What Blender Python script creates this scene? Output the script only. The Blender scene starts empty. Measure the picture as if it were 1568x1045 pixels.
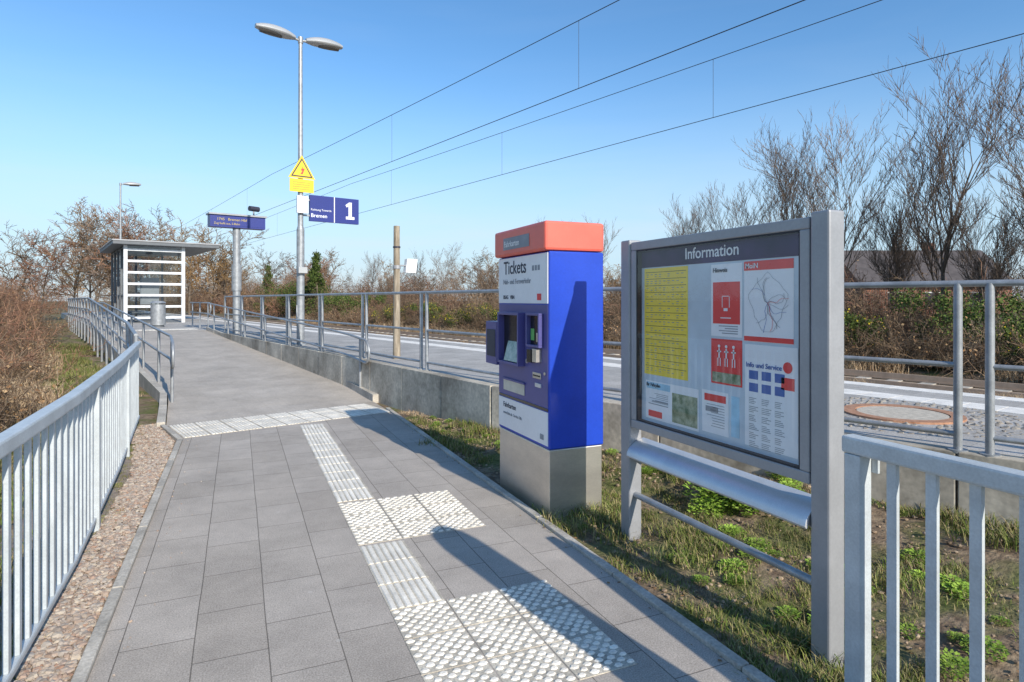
import bpy, math, random
import numpy as np
from mathutils import Vector, Matrix
random.seed(7); rng=np.random.default_rng(7)
S=bpy.context.scene
COL=S.collection
# ------------------------------------------------------------------ materials
def _n(nt,t,**k):
    n=nt.nodes.new(t)
    for a,b in k.items(): setattr(n,a,b)
    return n
def M(name,col,rough=.6,metal=0.,var=.12,scale=6.,bump=0.,bscale=60.,col2=None,rnd=None,coord='Object',spec=.5,fine=.0,stretch=None):
    m=bpy.data.materials.new(name); m.use_nodes=True; nt=m.node_tree; L=nt.links
    b=nt.nodes['Principled BSDF']; b.inputs['Roughness'].default_value=rough; b.inputs['Metallic'].default_value=metal
    b.inputs['Specular IOR Level'].default_value=spec
    tc=_n(nt,'ShaderNodeTexCoord'); vec=tc.outputs[coord]
    if stretch:
        mp=_n(nt,'ShaderNodeMapping'); mp.inputs['Scale'].default_value=stretch
        L.new(vec,mp.inputs['Vector']); vec=mp.outputs['Vector']
    no=_n(nt,'ShaderNodeTexNoise'); no.inputs['Scale'].default_value=scale; no.inputs['Detail'].default_value=5; no.inputs['Roughness'].default_value=.65
    L.new(vec,no.inputs['Vector'])
    c1=[max(0,c*(1-var)) for c in col]; c2=list(col2) if col2 else [min(1,c*(1+var)) for c in col]
    cr=_n(nt,'ShaderNodeValToRGB'); cr.color_ramp.elements[0].position=.34; cr.color_ramp.elements[1].position=.66
    cr.color_ramp.elements[0].color=(*c1,1); cr.color_ramp.elements[1].color=(*c2,1)
    L.new(no.outputs['Fac'],cr.inputs['Fac']); out=cr.outputs['Color']
    if fine>0:
        n2=_n(nt,'ShaderNodeTexNoise'); n2.inputs['Scale'].default_value=scale*22; n2.inputs['Detail'].default_value=2
        L.new(vec,n2.inputs['Vector'])
        mr=_n(nt,'ShaderNodeMapRange'); mr.inputs[1].default_value=.3; mr.inputs[2].default_value=.7; mr.inputs[3].default_value=1-fine; mr.inputs[4].default_value=1+fine
        L.new(n2.outputs['Fac'],mr.inputs[0])
        vm=_n(nt,'ShaderNodeVectorMath',operation='SCALE'); L.new(out,vm.inputs[0]); L.new(mr.outputs[0],vm.inputs['Scale']); out=vm.outputs[0]
    if rnd:
        src,amt=rnd
        if src=='island': g=_n(nt,'ShaderNodeNewGeometry'); o=g.outputs['Random Per Island']
        else: g=_n(nt,'ShaderNodeObjectInfo'); o=g.outputs['Random']
        mr=_n(nt,'ShaderNodeMapRange'); mr.inputs[3].default_value=1-amt; mr.inputs[4].default_value=1+amt
        L.new(o,mr.inputs[0])
        vm=_n(nt,'ShaderNodeVectorMath',operation='SCALE'); L.new(out,vm.inputs[0]); L.new(mr.outputs[0],vm.inputs['Scale']); out=vm.outputs[0]
    L.new(out,b.inputs['Base Color'])
    if bump>0:
        nb=_n(nt,'ShaderNodeTexNoise'); nb.inputs['Scale'].default_value=bscale; nb.inputs['Detail'].default_value=3
        L.new(vec,nb.inputs['Vector'])
        bp=_n(nt,'ShaderNodeBump'); bp.inputs['Strength'].default_value=bump; bp.inputs['Distance'].default_value=.01
        L.new(nb.outputs['Fac'],bp.inputs['Height']); L.new(bp.outputs['Normal'],b.inputs['Normal'])
    return m
def ramp_island(name,cols,rough=.85,src='island',trans=0):
    m=bpy.data.materials.new(name); m.use_nodes=True; nt=m.node_tree; L=nt.links
    b=nt.nodes['Principled BSDF']; b.inputs['Roughness'].default_value=rough; b.inputs['Specular IOR Level'].default_value=.25
    g=_n(nt,'ShaderNodeNewGeometry'); cr=_n(nt,'ShaderNodeValToRGB')
    e=cr.color_ramp.elements; e[0].color=(*cols[0],1); e[1].color=(*cols[-1],1)
    for i,c in enumerate(cols[1:-1]):
        k=e.new((i+1)/(len(cols)-1)); k.color=(*c,1)
    L.new(g.outputs['Random Per Island'],cr.inputs['Fac'])
    oi=_n(nt,'ShaderNodeObjectInfo'); mr=_n(nt,'ShaderNodeMapRange'); mr.inputs[3].default_value=.66; mr.inputs[4].default_value=1.34
    L.new(oi.outputs['Random'],mr.inputs[0])
    vm=_n(nt,'ShaderNodeVectorMath',operation='SCALE'); L.new(cr.outputs['Color'],vm.inputs[0]); L.new(mr.outputs[0],vm.inputs['Scale'])
    L.new(vm.outputs[0],b.inputs['Base Color'])
    return m
def slabs(name,c1,c2,w,h,mort=.006,rotz=0,off=.5,mcol=(.06,.055,.05),loc=(0,0,0),bs=.35):
    m=bpy.data.materials.new(name); m.use_nodes=True; nt=m.node_tree; L=nt.links
    b=nt.nodes['Principled BSDF']; b.inputs['Roughness'].default_value=.85; b.inputs['Specular IOR Level'].default_value=.3
    tc=_n(nt,'ShaderNodeTexCoord'); mp=_n(nt,'ShaderNodeMapping'); mp.inputs['Rotation'].default_value=(0,0,rotz); mp.inputs['Location'].default_value=loc
    L.new(tc.outputs['Object'],mp.inputs['Vector'])
    nw=_n(nt,'ShaderNodeTexNoise'); nw.inputs['Scale'].default_value=1.3
    L.new(mp.outputs[0],nw.inputs['Vector'])
    wv=_n(nt,'ShaderNodeVectorMath',operation='SCALE'); wv.inputs['Scale'].default_value=.012; L.new(nw.outputs['Color'],wv.inputs[0])
    ad=_n(nt,'ShaderNodeVectorMath',operation='ADD'); L.new(mp.outputs[0],ad.inputs[0]); L.new(wv.outputs[0],ad.inputs[1])
    br=_n(nt,'ShaderNodeTexBrick'); br.offset=off; br.inputs['Scale'].default_value=1; br.inputs['Brick Width'].default_value=w; br.inputs['Row Height'].default_value=h
    br.inputs['Mortar Size'].default_value=mort; br.inputs['Mortar Smooth'].default_value=.5
    br.inputs['Color1'].default_value=(*c1,1); br.inputs['Color2'].default_value=(*c2,1); br.inputs['Mortar'].default_value=(*mcol,1)
    L.new(ad.outputs[0],br.inputs['Vector'])
    n1=_n(nt,'ShaderNodeTexNoise'); n1.inputs['Scale'].default_value=1.4; n1.inputs['Detail'].default_value=9; n1.inputs['Roughness'].default_value=.78; L.new(tc.outputs['Object'],n1.inputs['Vector'])
    n2=_n(nt,'ShaderNodeTexNoise'); n2.inputs['Scale'].default_value=140; n2.inputs['Detail'].default_value=2; L.new(tc.outputs['Object'],n2.inputs['Vector'])
    m1=_n(nt,'ShaderNodeMapRange'); m1.inputs[1].default_value=.3; m1.inputs[2].default_value=.7; m1.inputs[3].default_value=.76; m1.inputs[4].default_value=1.18; L.new(n1.outputs['Fac'],m1.inputs[0])
    m2=_n(nt,'ShaderNodeMapRange'); m2.inputs[1].default_value=.3; m2.inputs[2].default_value=.7; m2.inputs[3].default_value=.72; m2.inputs[4].default_value=1.28; L.new(n2.outputs['Fac'],m2.inputs[0])
    mu=_n(nt,'ShaderNodeMath',operation='MULTIPLY'); L.new(m1.outputs[0],mu.inputs[0]); L.new(m2.outputs[0],mu.inputs[1])
    vm=_n(nt,'ShaderNodeVectorMath',operation='SCALE'); L.new(br.outputs['Color'],vm.inputs[0]); L.new(mu.outputs[0],vm.inputs['Scale'])
    vo=_n(nt,'ShaderNodeTexVoronoi'); vo.inputs['Scale'].default_value=3.1; L.new(tc.outputs['Object'],vo.inputs['Vector'])
    sp=_n(nt,'ShaderNodeMapRange'); sp.inputs[1].default_value=.035; sp.inputs[2].default_value=.05; sp.inputs[3].default_value=.35; sp.inputs[4].default_value=0; L.new(vo.outputs['Distance'],sp.inputs[0])
    mxs=_n(nt,'ShaderNodeMixRGB'); mxs.inputs[2].default_value=(.62,.58,.52,1); L.new(sp.outputs[0],mxs.inputs[0]); L.new(vm.outputs[0],mxs.inputs[1])
    L.new(mxs.outputs[0],b.inputs['Base Color'])
    mh=_n(nt,'ShaderNodeMath',operation='SUBTRACT'); mh.inputs[0].default_value=1; L.new(br.outputs['Fac'],mh.inputs[1])
    ma=_n(nt,'ShaderNodeMath',operation='MULTIPLY_ADD'); L.new(n2.outputs['Fac'],ma.inputs[0]); ma.inputs[1].default_value=.2; L.new(mh.outputs[0],ma.inputs[2])
    bp=_n(nt,'ShaderNodeBump'); bp.inputs['Strength'].default_value=bs; bp.inputs['Distance'].default_value=.003
    L.new(ma.outputs[0],bp.inputs['Height']); L.new(bp.outputs[0],b.inputs['Normal'])
    return m

galv=M('galvanised_steel',(.36,.37,.375),.45,.4,.2,9,.05,90,fine=.08)
paintgrey=M('railing_grey_paint',(.54,.57,.57),.42,.05,.12,5,.04,40,fine=.07)
alu=M('aluminium_grey',(.35,.35,.355),.45,.2,.08,4,.02,80,fine=.04)
alu_lt=M('aluminium_bright',(.70,.70,.70),.38,.45,.06,6,fine=.04)
steelbr=M('brushed_stainless',(.68,.63,.55),.36,.8,.10,2.5,.03,200,stretch=(1,1,2.5),fine=.04)
darkrub=M('dark_rubber',(.03,.03,.035),.6)
conc=M('concrete_wall',(.42,.36,.275),.9,0,.45,1.1,.12,45,col2=(.72,.64,.51),fine=.16)
kerbm=M('kerb_concrete',(.48,.435,.365),.9,0,.25,3,.15,70,fine=.2)
tact=M('tactile_white',(.86,.79,.67),.75,0,.14,4,.05,120,fine=.12,rnd=('island',.10))
tactb=M('tactile_base',(.53,.475,.38),.85,0,.3,5,.1,120,fine=.25)
pave=slabs('path_slabs',(.42,.365,.305),(.49,.43,.365),.47,.3125,.0035,rotz=math.pi/2,loc=(0,0.18,0),mcol=(.19,.165,.135))
rampm=slabs('ramp_slabs',(.46,.405,.34),(.49,.435,.37),.30,.30,.003,rotz=math.radians(-13.5+90),mcol=(.40,.35,.29))
platm=slabs('platform_slabs',(.41,.38,.34),(.48,.445,.40),.3,.3,.003,rotz=math.radians(-13.5),mcol=(.27,.25,.215))
platlight=M('platform_light_line',(.84,.78,.69),.8,0,.15,5,.05,80,fine=.12)
blue=M('machine_blue_paint',(.016,.062,.47),.32,0,.08,3,.015,200,fine=.04)
bluefront=M('machine_front_indigo',(.095,.09,.27),.38,0,.07,3,fine=.04)
redc=M('machine_red_cap',(.86,.15,.10),.42,0,.07,3,fine=.03)
white=M('white_plastic',(.88,.86,.84),.45,0,.05,3,fine=.02)
blk=M('black_gloss',(.015,.015,.02),.2)
ink=M('ink_dark',(.04,.04,.06),.6)
inkg=M('ink_grey',(.30,.31,.33),.6)
signblue=M('sign_blue',(.022,.035,.21),.4,0,.05,3)
signwhite=M('sign_white',(.85,.85,.85),.5,0,.02,3)
header=M('header_indigo',(.030,.020,.075),.5,0,.4,3,col2=(.06,.035,.12),spec=.2)
yell=M('paper_yellow',(.92,.68,.07),.6,0,.05,5)
paper=M('paper_white',(.88,.88,.88),.6,0,.04,4)
backing=M('case_backing',(.56,.64,.70),.5,0,.12,2)
red=M('paper_red',(.82,.06,.055),.55,0,.06,4)
pblue=M('paper_blue',(.07,.15,.42),.55,0,.06,4)
pgreen=M('paper_green',(.22,.34,.16),.6,0,.5,18,col2=(.5,.52,.36))
plb=M('paper_lightblue',(.38,.62,.76),.6,0,.15,8)
teal=M('screen_teal',(.20,.36,.32),.25,0,.35,14,col2=(.4,.5,.46))
wyel=M('warning_yellow',(.88,.58,.03),.5,0,.06,5)
wood=M('weathered_wood',(.28,.22,.15),.9,0,.35,6,.3,40,col2=(.46,.38,.28),stretch=(4,4,.5))
rust=M('cast_iron_ring',(.46,.22,.12),.8,0,.25,15,.2,80,col2=(.54,.29,.17))
cover=M('manhole_infill',(.54,.47,.37),.9,0,.2,20,.2,90,fine=.2)
wire=M('wire_dark',(.03,.03,.035),.6)
tan=M('slot_beige',(.6,.55,.45),.5)
lampm=M('lamp_housing',(.46,.46,.45),.4,.2,.06,4)
lens=M('lamp_lens',(.10,.09,.08),.25)
barkm=M('bark',(.12,.09,.065),.9,0,.3,5,0,30,col2=(.20,.155,.115),rnd=('obj',.25))
twigm=ramp_island('twigs_brown',[(.060,.042,.028),(.18,.12,.075),(.28,.20,.13),(.11,.072,.05)])
twigr=ramp_island('twigs_russet',[(.10,.05,.034),(.27,.135,.085),(.36,.21,.13),(.15,.08,.052)])
twigo=ramp_island('twigs_ochre',[(.16,.09,.04),(.32,.19,.08),(.40,.26,.12),(.20,.12,.06)])
treetw=ramp_island('tree_twigs',[(.12,.085,.065),(.20,.145,.11),(.26,.19,.14),(.15,.11,.08)])
leafd=ramp_island('dead_leaves',[(.14,.075,.035),(.29,.16,.075),(.38,.26,.14),(.22,.12,.06)])
leafg=ramp_island('evergreen_leaves',[(.035,.06,.015),(.07,.11,.022),(.13,.165,.035),(.05,.08,.022)])
gorsef=ramp_island('gorse_flowers',[(.60,.46,.03),(.75,.58,.05)])
grassm=ramp_island('grass_blades',[(.07,.11,.02),(.13,.18,.03),(.21,.25,.05),(.40,.33,.15),(.10,.14,.03),(.32,.25,.13),(.25,.20,.09)])
dryg=ramp_island('dry_grass',[(.26,.17,.095),(.40,.28,.165),(.50,.39,.25),(.24,.15,.09)])
weedm=ramp_island('weed_leaves',[(.18,.29,.03),(.28,.42,.05),(.34,.46,.08),(.13,.22,.03)])
stonem=ramp_island('gravel_stones',[(.38,.27,.20),(.60,.45,.34),(.52,.46,.40),(.74,.62,.48),(.36,.29,.24),(.64,.52,.42),(.48,.29,.20)])
bed=M('gravel_bed',(.28,.22,.17),.95,0,.3,14,.4,60,fine=.3)
balm=M('ballast',(.34,.25,.17),.95,0,.4,3,.5,35,col2=(.48,.38,.27),fine=.5)
railst=M('rail_steel',(.42,.30,.21),.6,.0)
brick=slabs('red_brick',(.25,.10,.06),(.30,.13,.08),.24,.08,.008,mcol=(.25,.22,.2))
roofm=M('roof_tiles',(.09,.075,.07),.8,0,.25,2)
winm=M('window_glass',(.03,.04,.05),.1)
def glassmat(name,tint,base,grow):
    m=bpy.data.materials.new(name); m.use_nodes=True; nt=m.node_tree; L=nt.links
    for n in list(nt.nodes): nt.nodes.remove(n)
    o=_n(nt,'ShaderNodeOutputMaterial'); t=_n(nt,'ShaderNodeBsdfTransparent'); t.inputs['Color'].default_value=(*tint,1)
    g=_n(nt,'ShaderNodeBsdfGlossy'); g.inputs['Roughness'].default_value=.01; g.inputs['Color'].default_value=(1,1,1,1)
    f=_n(nt,'ShaderNodeLayerWeight'); f.inputs['Blend'].default_value=.5
    p=_n(nt,'ShaderNodeMath',operation='POWER'); L.new(f.outputs['Facing'],p.inputs[0]); p.inputs[1].default_value=4
    q=_n(nt,'ShaderNodeMath',operation='MULTIPLY_ADD'); L.new(p.outputs[0],q.inputs[0]); q.inputs[1].default_value=grow; q.inputs[2].default_value=base
    mx=_n(nt,'ShaderNodeMixShader'); L.new(q.outputs[0],mx.inputs[0]); L.new(t.outputs[0],mx.inputs[1]); L.new(g.outputs[0],mx.inputs[2]); L.new(mx.outputs[0],o.inputs['Surface'])
    return m
glass=glassmat('case_glass',(.98,.99,.99),.045,.6)
shglass=glassmat('shelter_glass',(.72,.77,.79),.06,.8)

def ground_mat():
    m=bpy.data.materials.new('ground_earth_grass'); m.use_nodes=True; nt=m.node_tree; L=nt.links
    b=nt.nodes['Principled BSDF']; b.inputs['Roughness'].default_value=.95; b.inputs['Specular IOR Level'].default_value=.15
    tc=_n(nt,'ShaderNodeTexCoord')
    def noise(s,d=5):
        n=_n(nt,'ShaderNodeTexNoise'); n.inputs['Scale'].default_value=s; n.inputs['Detail'].default_value=d; L.new(tc.outputs['Object'],n.inputs['Vector']); return n.outputs['Fac']
    def ramp(f,a,b_,c1,c2):
        r=_n(nt,'ShaderNodeValToRGB'); r.color_ramp.elements[0].position=a; r.color_ramp.elements[1].position=b_
        r.color_ramp.elements[0].color=(*c1,1); r.color_ramp.elements[1].color=(*c2,1); L.new(f,r.inputs['Fac']); return r.outputs['Color']
    g=ramp(noise(30),.35,.65,(.09,.105,.03),(.19,.19,.07))
    e=ramp(noise(18),.35,.65,(.15,.105,.07),(.33,.245,.16))
    dmask=ramp(noise(2.2),.44,.60,(0,0,0),(1,1,1))
    mx=_n(nt,'ShaderNodeMixRGB'); L.new(dmask,mx.inputs[0]); L.new(e,mx.inputs[1]); L.new(g,mx.inputs[2])
    L.new(mx.outputs[0],b.inputs['Base Color'])
    bp=_n(nt,'ShaderNodeBump'); bp.inputs['Strength'].default_value=.6; bp.inputs['Distance'].default_value=.02
    L.new(noise(40),bp.inputs['Height']); L.new(bp.outputs[0],b.inputs['Normal'])
    return m
groundm=ground_mat()

# ------------------------------------------------------------------ mesh helpers
class MB:
    def __init__(s): s.v=[]; s.f=[]; s.m=[]; s.mats=[]
    def mi(s,m):
        if m not in s.mats: s.mats.append(m)
        return s.mats.index(m)
    def add(s,vs,fs,mat):
        o=len(s.v); s.v+= [tuple(v) for v in vs]; k=s.mi(mat)
        for f in fs: s.f.append([i+o for i in f]); s.m.append(k)
    def box(s,x0,x1,y0,y1,z0,z1,mat,fr=None):
        vs=[(x,y,z) for x in(x0,x1) for y in(y0,y1) for z in(z0,z1)]
        if fr: vs=[fr(*v) for v in vs]
        s.add(vs,[(0,1,3,2),(4,6,7,5),(0,4,5,1),(2,3,7,6),(0,2,6,4),(1,5,7,3)],mat)
    def cyl(s,p,q,r,mat,r2=None,n=12,caps=True):
        p=Vector(p);q=Vector(q); r2=r if r2 is None else r2
        d=(q-p).normalized(); a=d.orthogonal().normalized(); b=d.cross(a)
        vs=[p+(a*math.cos(t)+b*math.sin(t))*r for t in [2*math.pi*i/n for i in range(n)]]+[q+(a*math.cos(t)+b*math.sin(t))*r2 for t in [2*math.pi*i/n for i in range(n)]]
        fs=[(i,(i+1)%n,n+(i+1)%n,n+i) for i in range(n)]
        if caps: fs+=[tuple(range(n-1,-1,-1)),tuple(range(n,2*n))]
        s.add(vs,fs,mat)
    def prism(s,prof,fn,a,b,mat):
        n=len(prof)
        vs=[fn(u,v,a) for u,v in prof]+[fn(u,v,b) for u,v in prof]
        fs=[(i,(i+1)%n,n+(i+1)%n,n+i) for i in range(n)]+[tuple(range(n-1,-1,-1)),tuple(range(n,2*n))]
        s.add(vs,fs,mat)
    def loft(s,rings,mat,caps=True):
        n=len(rings[0]); vs=[v for r in rings for v in r]; fs=[]
        for k in range(len(rings)-1):
            for i in range(n): fs.append((k*n+i,k*n+(i+1)%n,(k+1)*n+(i+1)%n,(k+1)*n+i))
        if caps: fs+=[tuple(range(n-1,-1,-1)),tuple(range((len(rings)-1)*n,len(rings)*n))]
        s.add(vs,fs,mat)
    def obj(s,name,parent=None,bevel=0,smooth=False):
        me=bpy.data.meshes.new(name); me.from_pydata(s.v,[],s.f)
        for m in s.mats: me.materials.append(m)
        me.polygons.foreach_set('material_index',s.m)
        import bmesh
        bm=bmesh.new(); bm.from_mesh(me); bmesh.ops.recalc_face_normals(bm,faces=bm.faces); bm.to_mesh(me); bm.free()
        o=bpy.data.objects.new(name,me); COL.objects.link(o)
        if parent: o.parent=parent
        if smooth:
            me.polygons.foreach_set('use_smooth',[True]*len(me.polygons))
            try: me.set_sharp_from_angle(angle=math.radians(40))
            except Exception: pass
        if bevel:
            b=o.modifiers.new('bevel','BEVEL'); b.width=bevel; b.segments=2; b.limit_method='ANGLE'
        return o
def empty(name,loc=(0,0,0)):
    e=bpy.data.objects.new(name,None); e.empty_display_size=.2; COL.objects.link(e); return e
def tube(name,pts,r,mat,parent,res=4):
    c=bpy.data.curves.new(name,'CURVE'); c.dimensions='3D'; c.bevel_depth=r; c.bevel_resolution=res; c.use_fill_caps=True
    sp=c.splines.new('POLY'); sp.points.add(len(pts)-1)
    for i,p in enumerate(pts): sp.points[i].co=(*p,1)
    sp.use_smooth=True
    c.materials.append(mat); o=bpy.data.objects.new(name,c); COL.objects.link(o); o.parent=parent; return o
def text(name,s,size,mat,parent,loc,xa,align='LEFT',ext=.0008,bold=.008):
    c=bpy.data.curves.new(name,'FONT'); c.body=s; c.size=size; c.extrude=ext; c.align_x=align; c.materials.append(mat); c.resolution_u=3; c.offset=bold*size
    o=bpy.data.objects.new(name,c); COL.objects.link(o); o.parent=parent
    xa=Vector(xa).normalized(); ya=Vector((0,0,1)); za=xa.cross(ya)
    o.matrix_world=Matrix.Translation(Vector(loc))@Matrix((xa,ya,za)).transposed().to_4x4(); return o
n_=Vector((.9719,.2352,0)); u_=Vector((-.2352,.9719,0))
def UN(s,o,z=0): 
    p=u_*s+n_*o; return (p.x,p.y,z)
PH=.59
# ------------------------------------------------------------------ sun / sky / camera
trav=Vector((-.165,1,-.53)).normalized()
sd=bpy.data.lights.new('sun','SUN'); sd.energy=5.0; sd.angle=math.radians(.5); sd.color=(1,.94,.84)
so=bpy.data.objects.new('sun',sd); COL.objects.link(so); so.rotation_euler=trav.to_track_quat('-Z','Y').to_euler()
w=bpy.data.worlds.new('World'); S.world=w; w.use_nodes=True; nt=w.node_tree; L=nt.links
bg=nt.nodes['Background']; bg.inputs['Strength'].default_value=.15
sky=_n(nt,'ShaderNodeTexSky',sky_type='NISHITA'); sky.sun_disc=False; sky.sun_elevation=math.radians(27.6); sky.sun_rotation=math.radians(170.6)
sky.air_density=1.0; sky.dust_density=.2; sky.ozone_density=2.2; sky.altitude=0
hs=_n(nt,'ShaderNodeHueSaturation'); hs.inputs['Hue'].default_value=.500; hs.inputs['Saturation'].default_value=1.22; hs.inputs['Value'].default_value=1.32; L.new(sky.outputs[0],hs.inputs['Color'])
tc=_n(nt,'ShaderNodeTexCoord'); mp=_n(nt,'ShaderNodeMapping'); mp.inputs['Scale'].default_value=(1.2,1.6,9); mp.inputs['Rotation'].default_value=(.12,.1,.4)
L.new(tc.outputs['Generated'],mp.inputs['Vector'])
no=_n(nt,'ShaderNodeTexNoise'); no.inputs['Scale'].default_value=1.6; no.inputs['Detail'].default_value=5; no.inputs['Roughness'].default_value=.55; no.inputs['Distortion'].default_value=.6
L.new(mp.outputs[0],no.inputs['Vector'])
mr=_n(nt,'ShaderNodeMapRange'); mr.inputs[1].default_value=.44; mr.inputs[2].default_value=.82; mr.inputs[3].default_value=0; mr.inputs[4].default_value=.7; L.new(no.outputs['Fac'],mr.inputs[0])
sx=_n(nt,'ShaderNodeSeparateXYZ'); L.new(tc.outputs['Generated'],sx.inputs[0])
hz=_n(nt,'ShaderNodeMapRange'); hz.inputs[1].default_value=.02; hz.inputs[2].default_value=.24; hz.inputs[3].default_value=1; hz.inputs[4].default_value=.07; L.new(sx.outputs['Z'],hz.inputs[0])
mu=_n(nt,'ShaderNodeMath',operation='MULTIPLY'); L.new(mr.outputs[0],mu.inputs[0]); L.new(hz.outputs[0],mu.inputs[1])
hb=_n(nt,'ShaderNodeMapRange',interpolation_type='SMOOTHSTEP'); hb.inputs[1].default_value=0; hb.inputs[2].default_value=.36; hb.inputs[3].default_value=.88; hb.inputs[4].default_value=0; L.new(sx.outputs['Z'],hb.inputs[0])
m2=_n(nt,'ShaderNodeMixRGB'); m2.inputs[2].default_value=(3.4,4.6,5.8,1); L.new(hb.outputs[0],m2.inputs[0]); L.new(hs.outputs[0],m2.inputs[1])
mx=_n(nt,'ShaderNodeMixRGB'); mx.inputs[2].default_value=(5.2,5.7,6.2,1); L.new(mu.outputs[0],mx.inputs[0]); L.new(m2.outputs[0],mx.inputs[1]); L.new(mx.outputs[0],bg.inputs['Color'])
S.view_settings.view_transform='Standard'; S.view_settings.look='None'; S.view_settings.exposure=0
cd=bpy.data.cameras.new('camera'); cam=bpy.data.objects.new('camera',cd); COL.objects.link(cam); S.camera=cam
cd.sensor_width=36; cd.lens=950/1568*36; cd.clip_end=3000; cd.clip_start=.05; cd.shift_y=-62.5/1568
cam.location=(0,0,1.6); cam.rotation_euler=(math.radians(90),0,-math.radians(23.8))

# ------------------------------------------------------------------ ground
WY=[-6,-3,2.59,6.75,10.2,23.4,70]; WX=[7.8,6.6,4.41,2.78,1.95,-.95,-12.2]
def xw(y): return np.interp(y,WY,WX)
def axis(lo,hi,st,far):
    a=list(np.arange(lo,hi+1e-6,st)); d=st
    l=lo
    while l>-far: d*=1.35; l-=d; a.insert(0,l)
    d=st;h=hi
    while h<far: d*=1.35; h+=d; a.append(h)
    return np.array(a)
ax=axis(-8,20,.3,900); ay=axis(-6,40,.3,900)
X,Y=np.meshgrid(ax,ay)
def gh(X,Y):
    off=X*.9719+Y*.2352
    z=np.full_like(X,-.03)
    W=xw(Y); gap=np.clip((W-2.05)/1.,0,1); fr=np.clip((X-2.15)/np.maximum(W-2.15,.2),0,1)
    nb=.02*np.sin(X*5.1+Y*2.3)+.02*np.sin(Y*4.3-X*1.7)+.015*np.sin(X*9+Y*7)
    strip=(X>2.1)&(X<W+.1)&(Y<9)
    z=np.where(strip,-.03+gap*(.19*fr*fr*(3-2*fr)+np.clip((X-2.1)*3,0,1)*nb),z)
    z=np.where(off>8,-.14,z)
    z=np.where(off>16,-.14+np.clip((off-16)/4,0,1)*.6,z)
    left=np.clip((-1.4-X)/6,0,1)
    z=np.where((off<3)&(X<-1.3),z+left*.25+nb*np.clip((-1.4-X),0,1),z)
    far=np.clip((np.hypot(X,Y)-70)/60,0,1)
    return z*(1-far)
Z=gh(X,Y)
nx=len(ax); ny=len(ay)
me=bpy.data.meshes.new('ground'); 
fs=[(j*nx+i,j*nx+i+1,(j+1)*nx+i+1,(j+1)*nx+i) for j in range(ny-1) for i in range(nx-1)]
me.from_pydata(np.stack([X,Y,Z],-1).reshape(-1,3).tolist(),[],fs); me.materials.append(groundm)
me.polygons.foreach_set('use_smooth',[True]*len(fs))
g=bpy.data.objects.new('ground',me); COL.objects.link(g)
def ghp(x,y): return float(gh(np.array([x],float),np.array([y],float))[0])

b=MB()
P=[(-.58,-5),(1.98,-5),(1.98,9.0),(1.95,9.85),(-.84,9.0),(-.58,8.0)]
b.add([(x,y,0) for x,y in P]+[(x,y,-.1) for x,y in P],[tuple(range(6))]+[(i,(i+1)%6,6+(i+1)%6,6+i) for i in range(6)],pave)
b.obj('path')
NR=24
Lp=[(-.84,9.0),(-1.0,11.1),(-4.0,23.5)]; Rp=[(1.95,9.85),(1.72,11.4),(-.99,23.35)]
def lerp_poly(P,t):
    T=[0,.16,1]; return (float(np.interp(t,T,[p[0] for p in P])),float(np.interp(t,T,[p[1] for p in P])))
def rz(t): return PH*t*(1.0 if t>.05 else t/.05)+.0
b=MB(); vs=[]; fs=[]
for i in range(NR+1):
    t=i/NR; l=lerp_poly(Lp,t); r=lerp_poly(Rp,t); z=rz(t)
    vs+=[(l[0],l[1],z),(r[0],r[1],z),(l[0],l[1],-.1),(r[0],r[1],-.1)]
for i in range(NR):
    a=4*i; c=a+4; fs+=[(a,a+1,c+1,c),(a,c,c+2,a+2),(a+1,a+3,c+3,c+1)]
b.add(vs,fs,rampm); b.obj('ramp')
def kerb(name,pts,wd,h,dp=.12,mat=kerbm):
    b=MB()
    for (p,q) in zip(pts[:-1],pts[1:]):
        p=Vector(p);q=Vector(q); d=(q-p); LN=d.length; d.normalize(); s=Vector((-d.y,d.x,0)).normalized()*wd/2
        k=max(1,int(LN/1.0))
        for i in range(k):
            a=p+d*(LN*i/k+.004); c=p+d*(LN*(i+1)/k-.004)
            v=[]
            for e in(a,c):
                for sg in(-1,1):
                    v+=[e+s*sg+Vector((0,0,-dp)),e+s*sg+Vector((0,0,h))]
            b.add(v,[(0,1,3,2),(4,6,7,5),(0,4,5,1),(2,3,7,6),(0,2,6,4),(1,5,7,3)],mat)
    return b.obj(name,bevel=.006)
kerb('path_kerb',[(-.61,-5,0),(-.61,8.0,0),(-.88,9.0,0)],.055,.022)
kerb('path_kerb',[(2.01,-5,0),(2.01,9.1,0)],.055,.022)
kr=[];kl=[]
for i in range(13):
    t=i/12; r=lerp_poly(Rp,t); l=lerp_poly(Lp,t); kr.append((r[0]+.06,r[1],rz(t))); kl.append((l[0]-.06,l[1],rz(t)))
kerb('ramp_kerb',kr,.14,.11,.5); kerb('ramp_kerb',kl,.10,.05,.5)
WP=[(6.6,-3),(4.41,2.59),(2.78,6.75),(2.05,10.2),(-.90,23.3)]
PL=[(7.6,-5.4)]+WP+[(-4.02,23.5),(-13,60),(UN(70,8)[0],UN(70,8)[1]),(UN(-7,8)[0],UN(-7,8)[1])]
b=MB(); n=len(PL)
import bmesh
b.add([(x,y,PH) for x,y in PL]+[(x,y,-.2) for x,y in PL],[tuple(range(n))],platm)
b.add([(x,y,PH) for x,y in PL]+[(x,y,-.2) for x,y in PL],[(i,(i+1)%n,n+(i+1)%n,n+i) for i in range(n)],conc)
b.obj('platform')
b=MB()
wl=[Vector((x,y,0)) for x,y in [(6.6,-3),(4.41,2.59),(2.78,6.75),(2.05,10.2),(-.90,23.3)]]
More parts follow.
